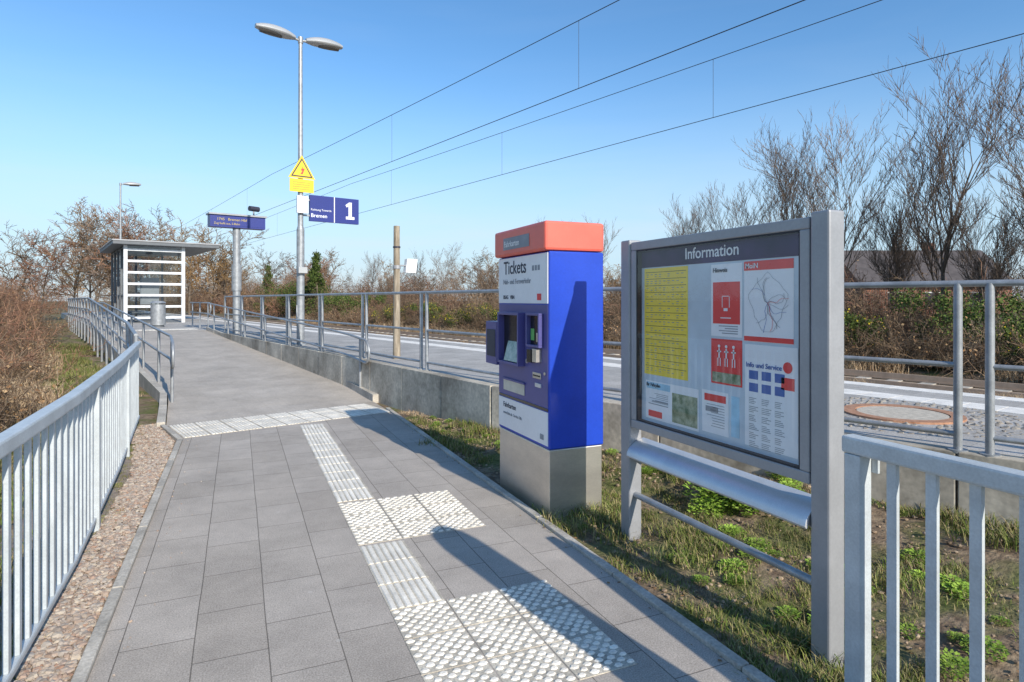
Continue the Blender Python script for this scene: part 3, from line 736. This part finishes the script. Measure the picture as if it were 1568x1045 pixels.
def disc(r0,r1,z0,z1,mat,n=40):
    v=[];f=[]
    for r,z in((r0,z0),(r0,z1),(r1,z1),(r1,z0)): v+=[(mc[0]+r*math.cos(t),mc[1]+r*math.sin(t),z) for t in [2*math.pi*i/n for i in range(n)]]
    for k in range(3): f+=[(k*n+i,k*n+(i+1)%n,(k+1)*n+(i+1)%n,(k+1)*n+i) for i in range(n)]
    b.add(v,f,mat)
disc(.36,.47,PH,PH+.016,rust); disc(.001,.35,PH,PH+.011,cover); b.obj('ring_and_lid',E)
def cp(N):
    pts=[]
    for ring_ in range(8):
        r=.51+ring_*.058; m_=int(2*math.pi*r/.06)
        for k in range(m_):
            a=2*math.pi*(k+.5*(ring_%2))/m_; pts.append((mc[0]+r*math.cos(a)+random.uniform(-.006,.006),mc[1]+r*math.sin(a)+random.uniform(-.006,.006),PH-.012))
    return np.array(pts)
stones('cobble_ring',0,cp,.032,.038,ramp_island('cobbles',[(.26,.22,.18),(.42,.37,.30),(.33,.29,.24),(.48,.43,.36)]))

# ------------------------------------------------------------------ shelter
E=empty('platform_shelter'); c0=Vector((-4.5,31.5,0))
def HF(a,d,z): p=c0+n_*a+u_*d; return (p.x,p.y,z)
wf=M('shelter_white_frame',(.74,.75,.76),.45,.1); df=M('shelter_dark_frame',(.13,.14,.15),.5)
b=MB(); zt=PH+3.42
for a in(0,2.25):
    b.box(a-.07,a+.07,-.07,.07,PH,zt,wf,fr=HF)
for k in range(7): 
    z=PH+.18+k*.50; b.box(.071,2.179,-.035,.035,z,z+.10,wf,fr=HF)
for d in(1.5,3,4.5,6): b.box(-.05,.05,d-.05,d+.05,PH,zt,df,fr=HF); 
b.box(2.2,2.3,5.95,6.05,PH,zt,df,fr=HF); b.box(1.0,1.1,5.95,6.05,PH,zt,df,fr=HF)
for z in(PH+.25,PH+1.2,zt-.1): b.box(-.03,.03,.08,5.94,z,z+.06,df,fr=HF); b.box(.06,2.19,5.97,6.03,z,z+.06,df,fr=HF)
b.obj('frame',E)
b=MB(); b.box(-.5,3.7,-.45,6.4,zt+.002,zt+.14,df,fr=HF); b.box(-.53,3.73,-.48,6.43,zt+.142,zt+.20,alu,fr=HF); b.obj('roof',E,bevel=.01)
b=MB()
def pl_(p,q): b.add([HF(*p,PH+.2),HF(*q,PH+.2),HF(*q,zt-.02),HF(*p,zt-.02)],[(0,1,2,3)],shglass)
pl_((0,.1),(0,5.9)); pl_((.1,6),(2.15,6)); pl_((.08,0),(2.17,0)); b.obj('glazing',E)
b=MB()
b.box(.35,.85,1,5,PH+.42,PH+.47,df,fr=HF)
for d in(1.4,4.6): b.box(.5,.6,d,d+.08,PH,PH+.42,df,fr=HF)
b.box(.9,1.7,3,3.1,PH+.8,PH+2.1,alu,fr=HF)
b.obj('bench',E)
E=empty('litter_bin'); q=Vector((-2.75,26.6,0)); b=MB()
b.cyl((q.x,q.y,PH),(q.x,q.y,PH+.08),.2,df,n=20); b.cyl((q.x,q.y,PH+.08),(q.x,q.y,PH+.85),.25,galv,n=20); b.cyl((q.x,q.y,PH+.90),(q.x,q.y,PH+.98),.27,galv,.18,n=20)
for k in range(4):
    a=k*math.pi/2+.4; b.cyl((q.x+.23*math.cos(a),q.y+.23*math.sin(a),PH+.8),(q.x+.23*math.cos(a),q.y+.23*math.sin(a),PH+.92),.015,df)
b.obj('body',E,smooth=True)
E=empty('signal_mast'); b=MB(); b.cyl((-16.5,42,0),(-16.5,42,6.8),.11,wood,.08); b.box(-16.6,-15.6,41.95,42.05,6.2,6.3,wood); b.cyl((-15.8,41.9,3.4),(-15.8,41.9,4.1),.25,wyel,.2); b.cyl((-15.8,41.9,4.1),(-15.8,41.9,6.2),.02,wire); b.obj('mast',E)

# ------------------------------------------------------------------ tracks + catenary
b=MB()
b.add([UN(-30,8.02,-.12),UN(-30,16.2,-.12),UN(160,16.2,-.12),UN(160,8.02,-.12)],[(0,1,2,3)],balm); b.obj('track_ballast')
for o in(9.6,13.9):
    E=empty('railway_track'); b=MB()
    for k in(-.75,.75): b.box(-30,160,o+k-.035,o+k+.035,-.075,.03,railst,fr=lambda a,c,z:UN(a,c,z)); b.box(-30,160,o+k-.07,o+k+.07,-.10,-.076,railst,fr=lambda a,c,z:UN(a,c,z))
    s=-20
    while s<90: b.box(s,s+.25,o-1.3,o+1.3,-.16,-.102,kerbm,fr=lambda a,c,z:UN(a,c,z)); s+=.62
    b.obj('rails_and_sleepers',E)
E=empty('overhead_wires'); 
def sag(s,base,am):
    k=((s+42)%75)/75; return base-am*4*k*(1-k)
for o in(9.6,13.9):
    tube('contact_wire',[UN(s,o,6.33) for s in range(-42,190,12)],.009,wire,E,1)
    tube('messenger_wire',[UN(s,o,sag(s,8.1,.3)) for s in np.arange(-42,183.1,2.5)],.009,wire,E,1)
    b=MB()
    s0=19.3-3*9.2 if o<10 else 18.2-3*9
    for k in range(12):
        s=s0+k*9.2; b.cyl(UN(s,o,6.33),UN(s,o,sag(s,8.1,.3)),.005,wire,n=4)
    b.obj('droppers',E)
for s in(-42,108,183):
    Em=empty('catenary_mast'); b=MB()
    b.cyl(UN(s,17,-.3),UN(s,17,9.3),.22,conc,.14,n=10)
    for o in(9.6,13.9): b.cyl(UN(s,17,7.6),UN(s,o,8.1),.04,galv,n=6)
    b.cyl(UN(s,17,6.2),UN(s,9.6,6.4),.04,galv,n=6); b.obj('mast',Em)

E=empty('brick_house'); hp=Vector((54,36,0)); b=MB()
def HH(a,d,z): 
    an=math.radians(-25); return (hp.x+a*math.cos(an)-d*math.sin(an),hp.y+a*math.sin(an)+d*math.cos(an),z)
b.box(-6,6,-4,4,-.2,3.0,brick,fr=HH)
for s_ in(-6,6): b.add([HH(s_,-4,3.0),HH(s_,4,3.0),HH(s_,0,5.9)],[(0,1,2)],brick)
b.obj('walls',E)
b=MB()
for sg in(-1,1):
    b.add([HH(-6.4,sg*4.5,2.75),HH(6.4,sg*4.5,2.75),HH(6.4,0,6.0),HH(-6.4,0,6.0)],[(0,1,2,3)],roofm)
b.box(2,2.7,.5,1.1,5,6.7,brick,fr=HH); b.obj('roof',E)
b=MB()
for a in(-4,-1,2.5): b.box(a,a+1.3,-4.04,-4.005,.9,2.2,winm,fr=HH); b.box(a-.08,a+1.38,-4.06,-4.041,2.2,2.28,signwhite,fr=HH)
for d in(-2.3,1): b.box(-6.04,-6.005,d,d+1.2,.9,2.2,winm,fr=HH)
b.obj('windows',E)

# ------------------------------------------------------------------ vegetation
def segmesh(name,segs,mats,leaves=None):
    A=np.array([s[:8] for s in segs],float); mi=np.array([s[8] for s in segs],int)
    p=A[:,0:3]; q=A[:,3:6]; r0=A[:,6]; r1=A[:,7]; d=q-p; d/=np.maximum(np.linalg.norm(d,axis=1,keepdims=True),1e-9)
    ref=np.where(np.abs(d[:,2:3])<.9,[[0,0,1.]],[[1.,0,0]]); a=np.cross(d,ref); a/=np.linalg.norm(a,axis=1,keepdims=True); c=np.cross(d,a)
    N=len(A); V=np.zeros((N,6,3))
    for k in range(3):
        t=2*math.pi*k/3; w_=a*math.cos(t)+c*math.sin(t); V[:,k]=p+w_*r0[:,None]; V[:,3+k]=q+w_*r1[:,None]
    base=6*np.arange(N)
    F=np.stack([np.stack([base+k,base+(k+1)%3,base+3+(k+1)%3,base+3+k],-1) for k in range(3)],1).reshape(-1,4)
    V=V.reshape(-1,3); MI=np.repeat(mi,3)
    if leaves is not None and len(leaves):
        LV=np.array([l[0] for l in leaves]); lm=np.array([l[1] for l in leaves]); n=len(leaves)
        lb=len(V)+4*np.arange(n); F=np.vstack([F,np.stack([lb,lb+1,lb+2,lb+3],-1)]); V=np.vstack([V,LV.reshape(-1,3)]); MI=np.concatenate([MI,lm])
    me=bpy.data.meshes.new(name); me.from_pydata(V.tolist(),[],F.tolist())
    for m in mats: me.materials.append(m)
    me.polygons.foreach_set('material_index',MI.astype(int).tolist()); return me
def leafq(p,s,m):
    d=rng.normal(size=3); d/=np.linalg.norm(d); e=np.cross(d,rng.normal(size=3)); e/=np.linalg.norm(e)
    w_=e*s*.45; l=d*s
    return (np.array([p,p+l*.5+w_,p+l,p+l*.5-w_]),m)
def rv(s): return rng.normal(size=3)*s
def nrm(v): return v/np.linalg.norm(v)
def bare_tree(H=7,levels=4,spread=.45,stems=1,up=.10,rmin=.0055,prob=.88,f0=.0085):
    segs=[]
    def grow(p,d,Lh,r,lv):
        n=5 if lv<2 else 3
        for i in range(n):
            q=p+d*Lh/n; r2=r*(1-.5*(i+1)/n) if lv else r*(1-.7*(i+1)/n)
            segs.append((*p,*q,r*(1-.5*i/n) if lv else r*(1-.7*i/n),r2,0 if lv<2 else 1))
            p=q; d=nrm(d+rv(.09)+np.array([0,0,up]))
            if lv<levels and (i>=1 or lv>0):
                for _ in range(3 if lv==0 else 2):
                    if rng.random()<prob*(.8 if lv>2 else 1):
                        dd=nrm(d*.9+nrm(rv(1)*np.array([1,1,.4]))*spread+np.array([0,0,.10]))
                        grow(p,dd,Lh*rng.uniform(.36,.58),max(r2*.6,rmin),lv+1)
    for _ in range(stems):
        grow(rv(.2)*np.array([1,1,0]),nrm(np.array([0,0,1.])+rv(.13)),H*rng.uniform(.7,.95),H*f0,0)
    top=max(s[5] for s in segs); k=H/top
    return [tuple(v*k for v in s[:6])+s[6:] for s in segs]
def bush(H=2.6,R=1.2,mat=0,leaf=300,stems=38):
    segs=[];lv=[]
    for _ in range(stems):
        p=np.array([rng.normal()*R*.4,rng.normal()*R*.4,-.05]); d=nrm(np.array([p[0]*.7,p[1]*.7,1.1])+rv(.35)); Lh=H*rng.uniform(.45,1.05); r=.010; n=6
        for i in range(n):
            q=p+d*Lh/n; segs.append((*p,*q,r,r*.8,0)); r*=.8; p=q; d=nrm(d+rv(.22)+np.array([0,0,.02 if i<3 else -.08]))
            for _ in range(3):
                a=p.copy(); e=nrm(d*.6+rv(.5)+np.array([0,0,.1])); l=rng.uniform(.2,.55)
                for k in range(2):
                    a2=a+e*l/2; segs.append((*a,*a2,.0055,.004,0)); a=a2; e=nrm(e+rv(.3))
                    if rng.random()<.6:
                        f=nrm(e+rv(.6)); segs.append((*a,*(a+f*rng.uniform(.08,.25)),.004,.003,0))
                    if rng.random()<leaf/1200: lv.append(leafq(a+rv(.03),rng.uniform(.04,.08),1))
    return segs,lv
def gorse(H=1.6,R=1.0,flower=.06,fill=5500):
    segs=[(0,0,0,0,0,.5,.03,.02,0)];lv=[]
    cl=[(rv(1)*np.array([R*.5,R*.5,0])+np.array([0,0,rng.uniform(.25,.8)*H]),rng.uniform(.2,.42)*R) for _ in range(22)]
    for i in range(fill):
        c,r=cl[rng.integers(len(cl))]; d=nrm(rv(1)); p=c+d*r*(rng.random()**.35)*rng.uniform(.8,1.15)
        if p[2]<0: continue
        lv.append(leafq(p,rng.uniform(.03,.075),2 if rng.random()<flower and d[2]>-.2 else 1))
    for c,r in cl: segs.append((c[0]*.2,c[1]*.2,0,*c,.02,.006,0))
    return segs,lv
def conifer(H=5.5):
    segs=[(0,0,0,0,0,H,.09,.015,0)];lv=[]
    for i in range(70):
        t=rng.random()**.8; z=.3+t*(H-.5); R=(1-t)*1.5*rng.uniform(.6,1.1)+.15; a=rng.uniform(0,6.28)
        e=np.array([math.cos(a)*R,math.sin(a)*R,z-.12*R]); p0=np.array([0,0,z]); segs.append((*p0,*e,.02,.006,0))
        for k in range(90):
            f=rng.random()**.6; c=p0+(e-p0)*f+rv(.09)*(1.2-f*.4); lv.append(leafq(c,rng.uniform(.06,.13),1))
    return segs,lv
trees=[segmesh('tree_mesh%d'%k,bare_tree(H,4,sp,st),[barkm,treetw]) for k,(H,sp,st) in enumerate([(7,.45,1),(7.5,.5,1),(6,.42,2),(7.5,.6,1)])]
ftrees=[segmesh('far_tree_mesh%d'%k,bare_tree(8,4,1.0,st,.03,.017,.80,.012),[barkm,m]) for k,(st,m) in enumerate([(1,treetw),(1,twigm),(1,twigo),(1,twigr)])]
bb=[]
for k,(H,m) in enumerate([(2.6,twigm),(3.0,twigm),(2.3,twigr),(2.8,twigr)]):
    s_,l_=bush(H,1.2,0,[260,120,90,60][k]); bb.append(segmesh('bush_mesh%d'%k,s_,[m,leafd],l_))
s_,l_=bush(1.1,1.2,0,500,26); bram=segmesh('bramble_mesh',s_,[twigm,leafd],l_)
gg=[]
for k,fl_ in enumerate([.08,.0,.2]):
    s_,l_=gorse(1.7,1.0,fl_); gg.append(segmesh('gorse_mesh%d'%k,s_,[barkm,leafg,gorsef],l_))
s_,l_=conifer(); conm=segmesh('conifer_mesh',s_,[barkm,leafg],l_)
def inst(me,name,parent,x,y,z,sc,rz_=None,sz=None):
    o=bpy.data.objects.new(name,me); COL.objects.link(o); o.parent=parent; o.location=(x,y,z)
    o.rotation_euler=(random.uniform(-.06,.06),random.uniform(-.06,.06),random.uniform(0,6.28) if rz_ is None else rz_); o.scale=(sc,sc,sc if sz is None else sz); return o
E=empty('trackside_thicket')
s=-2
while s<50:
    for o,hs_ in((17.6,.78),(19.2,1.02),(21.4,1.32)):
        if random.random()<.16: continue
        x,y,_=UN(s+random.uniform(-.9,.9),o+random.uniform(-.7,.7)); f=random.uniform(.55,1.2)*hs_*.92
        inst(random.choice([bb[0],bb[0],bb[1],bb[1],bb[2]]),'shrub',E,x,y,ghp(x,y),f*1.1,sz=f*random.uniform(.85,1.2))
    s+=1.4
while s<140:
    for o,hs_ in((18,1.2),(22,1.6)):
        if random.random()<.15: continue
        x,y,_=UN(s+random.uniform(-1,1),o+random.uniform(-.8,.8)); f=random.uniform(.75,1.35)*hs_
        inst(random.choice(bb[:3]),'shrub',E,x,y,ghp(x,y),f)
    s+=3.0
E=empty('bramble_bank')
s=-1
while s<45:
    for o in(16.6,):
        x,y,_=UN(s+random.uniform(-.5,.5),o+random.uniform(-.4,.4)); inst(bram,'bramble',E,x,y,ghp(x,y),random.uniform(.6,1.1))
    s+=1.3
E=empty('gorse_bushes')
for (s,o,k,f) in [(1.0,17.4,1,1.0),(3.8,17.3,0,.7),(5.4,18,1,1.1),(7.6,17.2,0,.9),(10.4,18,1,.9),(20,17.3,1,.9),(22.8,17.1,2,.9),(25.7,17.0,2,.9),(29,17.2,0,1.0),(13.5,17.8,1,.8),(51,17.6,1,1.9),(54,18.5,1,1.8),(34,17.0,2,.9),(40,17.5,1,1.3),(44,17.2,1,1.3),(60,18,1,1.8)]:
    x,y,_=UN(s,o); inst(gg[k],'gorse',E,x,y,ghp(x,y)-.05,f)
for (s,o,f) in [(47.5,17.3,.98),(50.5,18.2,.85),(63,18,.9)]:
    x,y,_=UN(s,o); inst(conm,'conifer_tree',None,x,y,ghp(x,y),f)
def tree(s,o,f,k): 
    x,y,_=UN(s,o); inst(trees[k],'bare_tree',None,x,y,ghp(x,y)-.1,f)
for (s,o,f,k) in [(1.5,20,1.05,1),(3.6,20.2,1.15,0),(4.6,21.5,1.05,3),(5.4,19.4,.75,2),(6.3,20,1.14,1),(7.1,21.8,1.0,0),(8.0,21,.85,2),(9.2,20,1.10,0),(10.2,21.0,1.05,3),(11.2,20.4,1.0,1),(12.6,21.5,.85,3),(13.6,20.3,.85,0),(15.0,20.5,.8,2),(16.5,21.8,.78,1),(18.5,21,.6,2),(20.5,20.6,.70,1),(24.5,20.8,.82,0),(27,22,.6,3),(30,21,.6,2),(36,22,.7,3),(42,23,.75,0),(46,22,.65,2),(50,23,.75,1)]:
    tree(s,o,f,k)
E=empty('distant_tree_line')
for i in range(40):
    d=random.uniform(80,120); ang=math.radians(23.8)+math.radians(random.uniform(-52,4)); 
    inst(random.choice(ftrees),'tree',E,d*math.sin(ang),d*math.cos(ang),0,random.uniform(.8,1.25)*d/95)
for i in range(26):
    d=random.uniform(90,130); ang=math.radians(23.8)+math.radians(random.uniform(2,44)); 
    inst(random.choice(ftrees),'tree',E,d*math.sin(ang),d*math.cos(ang),0,random.uniform(.65,1.0)*d/95)
for i in range(50):
    ang=math.radians(23.8+random.uniform(-48,45)); d=random.uniform(70,95)
    inst(random.choice(bb),'shrub',E,d*math.sin(ang),d*math.cos(ang),0,random.uniform(1.6,2.3))
for (x,y,f,k) in [(-8.5,47,1.0,0),(-10.5,52,1.02,1),(-3.2,50,.95,2),(-5.8,54,1.12,0),(-13.0,50,.85,1),(-1.0,52,.92,2),(-6.2,46,.98,3),(-7.5,50,1.08,1),(-4.5,47,.88,2),(-11.5,47,.8,3),(-2.2,54,1.0,1),(-9.3,50,1.05,2)]:
    inst(ftrees[k],'bare_tree',None,x,y,0,f)
E=empty('left_thicket')
for i in range(135):
    y=random.uniform(6.5,46); edge=np.interp(y,[6,10,23,35,50],[-3.2,-3.3,-6.6,-9.6,-14])
    x=edge-abs(random.gauss(0,1))*2.6-.3; f=random.uniform(.45,.75)*(1 if y<16 else 1.2+(y-16)*.010)
    inst(random.choice(bb[2:]+bb[:1]) ,'shrub',E,x,y,ghp(x,y),f*1.05)
for i in range(50):
    y=random.uniform(5.5,30); edge=np.interp(y,[6,10,23,35],[-2.9,-3.0,-6.1,-9.])
    x=edge-random.random()*1.2; inst(bram,'bramble',E,x,y,ghp(x,y),random.uniform(.5,.9))
def patch(name,N,h,mat,size=1.,lean=.5,wd=.004):
    p=rng.uniform(-size/2,size/2,(N,2)); 
    c=rng.uniform(-size/2,size/2,(22,2)); k=rng.integers(0,22,N); mk=rng.random(N)<.6; p[mk]=c[k[mk]]+rng.normal(size=(mk.sum(),2))*.05*size
    a=rng.uniform(0,6.28,N); H=h*rng.uniform(.4,1.2,N); ln=rng.uniform(.1,lean,N)*H
    V=np.zeros((N,5,3)); dx,dy=np.cos(a),np.sin(a); wx,wy=-dy*wd,dx*wd
    for i,(t,ww) in enumerate([(0,1),(0,-1),(.6,-.8),(.6,.8),(1,0)]):
        V[:,i,0]=p[:,0]+dx*ln*t*t*1.2+wx*ww; V[:,i,1]=p[:,1]+dy*ln*t*t*1.2+wy*ww; V[:,i,2]=H*(t if t<1 else .92)
    b0=5*np.arange(N); F=[[x,x+1,x+2,x+3] for x in b0.tolist()]+[[x+3,x+2,x+4] for x in b0.tolist()]
    me=bpy.data.meshes.new(name); me.from_pydata(V.reshape(-1,3).tolist(),[],F); me.materials.append(mat); return me
ga=patch('grass_a',1500,.10,grassm,lean=1.1,wd=.004); gb=patch('grass_b',1000,.16,grassm,lean=1.2,wd=.0045); gd=patch('dry_a',900,.35,dryg,1.2,.7,.007); gs=patch('grass_sparse',500,.06,grassm,lean=1.2); gdl=patch('dry_low',700,.07,dryg,lean=1.6,wd=.0035)
E=empty('grass')
y=-.6
while y<8.6:
    x=2.12
    W=float(xw(y))
    while x<W-.02:
        xx=x+random.uniform(0,.2); yy=y+random.uniform(-.2,.2)
        if random.random()<.86:
            o=inst(random.choice([ga,ga,ga,gb,gs,gdl]),'grass_patch',E,xx+.12,yy,ghp(xx,yy)-.004,random.uniform(.42,.65))
            o.rotation_euler=(0,0,random.uniform(0,6.28)); 
        x+=.38
    y+=.38
for y in np.arange(1,9.3,.28):
    inst(gs,'grass_patch',E,-.98-random.random()*.1-max(0,(y-6)*.06),y,-.02,.32); 
    if random.random()<.5: inst(gb,'grass_patch',E,-.93-max(0,(y-5)*.06),y,-.02,.16)
for i in range(170):
    y=random.uniform(1.5,24); e0=np.interp(y,[1,9.4,24],[-1.1,-1.5,-4.8]); e1=np.interp(y,[1,10,24],[-3.5,-3.2,-6.5]); x=random.uniform(e1,e0)
    inst(random.choice([ga,gb,gdl]),'grass_patch',E,x,y,ghp(x,y),random.uniform(.8,1.2))
E=empty('dry_grass')
for i in range(150):
    s=random.uniform(-2,50); o=random.uniform(15.5,17.4); x,y,_=UN(s,o); inst(gd,'dry_patch',E,x,y,ghp(x,y),random.uniform(.7,1.3))
for i in range(60):
    s=random.uniform(-2,40); o=random.uniform(11.4,12.1); x,y,_=UN(s,o); inst(gd,'dry_patch',E,x,y,-.12,random.uniform(.5,.8))
for i in range(90):
    y=random.uniform(4,22); e=np.interp(y,[4,10,22],[-2.7,-2.7,-5.7]); x=e-random.random()*1.0; inst(gd,'dry_patch',E,x,y,ghp(x,y),random.uniform(.6,1.1))
lv=[]
for i in range(420):
    a=rng.uniform(0,6.28); r=rng.random()**.6*.16; z=rng.uniform(.02,.15)*(1-r*2.5)+.02
    p=np.array([r*math.cos(a),r*math.sin(a),z]); d=np.array([math.cos(a),math.sin(a),rng.uniform(-.1,.7)]); d/=np.linalg.norm(d); e=nrm(np.cross(d,[0,0,1.])+rv(.2)); s_=rng.uniform(.02,.045)
    lv.append((np.array([p,p+d*s_*.5+e*s_*.38,p+d*s_,p+d*s_*.5-e*s_*.38]),1))
weed=segmesh('weed_mesh',[(0,0,0,0,0,.08,.003,.002,0)],[weedm,weedm],lv)
E=empty('weeds')
for (x,y,f) in [(3.38,3.4,1.5),(3.2,3.55,1.1),(3.5,3.2,1.0),(2.75,2.6,.7),(2.9,2.95,.6),(2.75,2.1,.6),(3.6,2.2,.8),(2.95,1.7,.6),(3.1,4.4,.5),(2.45,3.0,.4),(3.8,3.4,.8),(3.0,2.5,.5),(3.0,3.3,.7)]:
    for k in range(4): inst(weed,'weed',E,x+random.uniform(-.22,.22),y+random.uniform(-.22,.22),ghp(x,y)-.015,f*random.uniform(.35,.9))
for i in range(60):
    y=random.uniform(0,8); x=random.uniform(2.2,float(xw(y))-.1); inst(weed,'weed',E,x,y,ghp(x,y)-.01,random.uniform(.18,.4))
def lp_(N):
    y=rng.uniform(-.5,8.3,N); x=2.12+(xw(y)-2.2)*rng.random(N); z=np.array([ghp(a,c) for a,c in zip(x,y)])+.006
    return np.stack([x,y,z],-1)
stones('soil_crumbs',4500,lp_,.006,.018,ramp_island('soil_crumb',[(.12,.085,.055),(.24,.17,.11),(.36,.27,.18),(.18,.13,.08)]))
lv=[]
for i in range(700):
    y=random.uniform(-.5,8.2); x=random.uniform(2.06,float(xw(y))-.1) if random.random()<.85 else random.uniform(1.9,2.1)
    z=(ghp(x,y)+.03) if x>2.05 else .006
    q_=leafq(np.array([x,y,z]),random.uniform(.012,.03),1); q_[0][:,2]=z+(q_[0][:,2]-z)*.3; lv.append(q_)
o=bpy.data.objects.new('fallen_leaves',segmesh('fallen_leaves',[(2.5,4,-.03,2.5,4.02,-.03,.003,.002,0)],[leafd,leafd],lv)); COL.objects.link(o)
print('objects',len(bpy.data.objects))
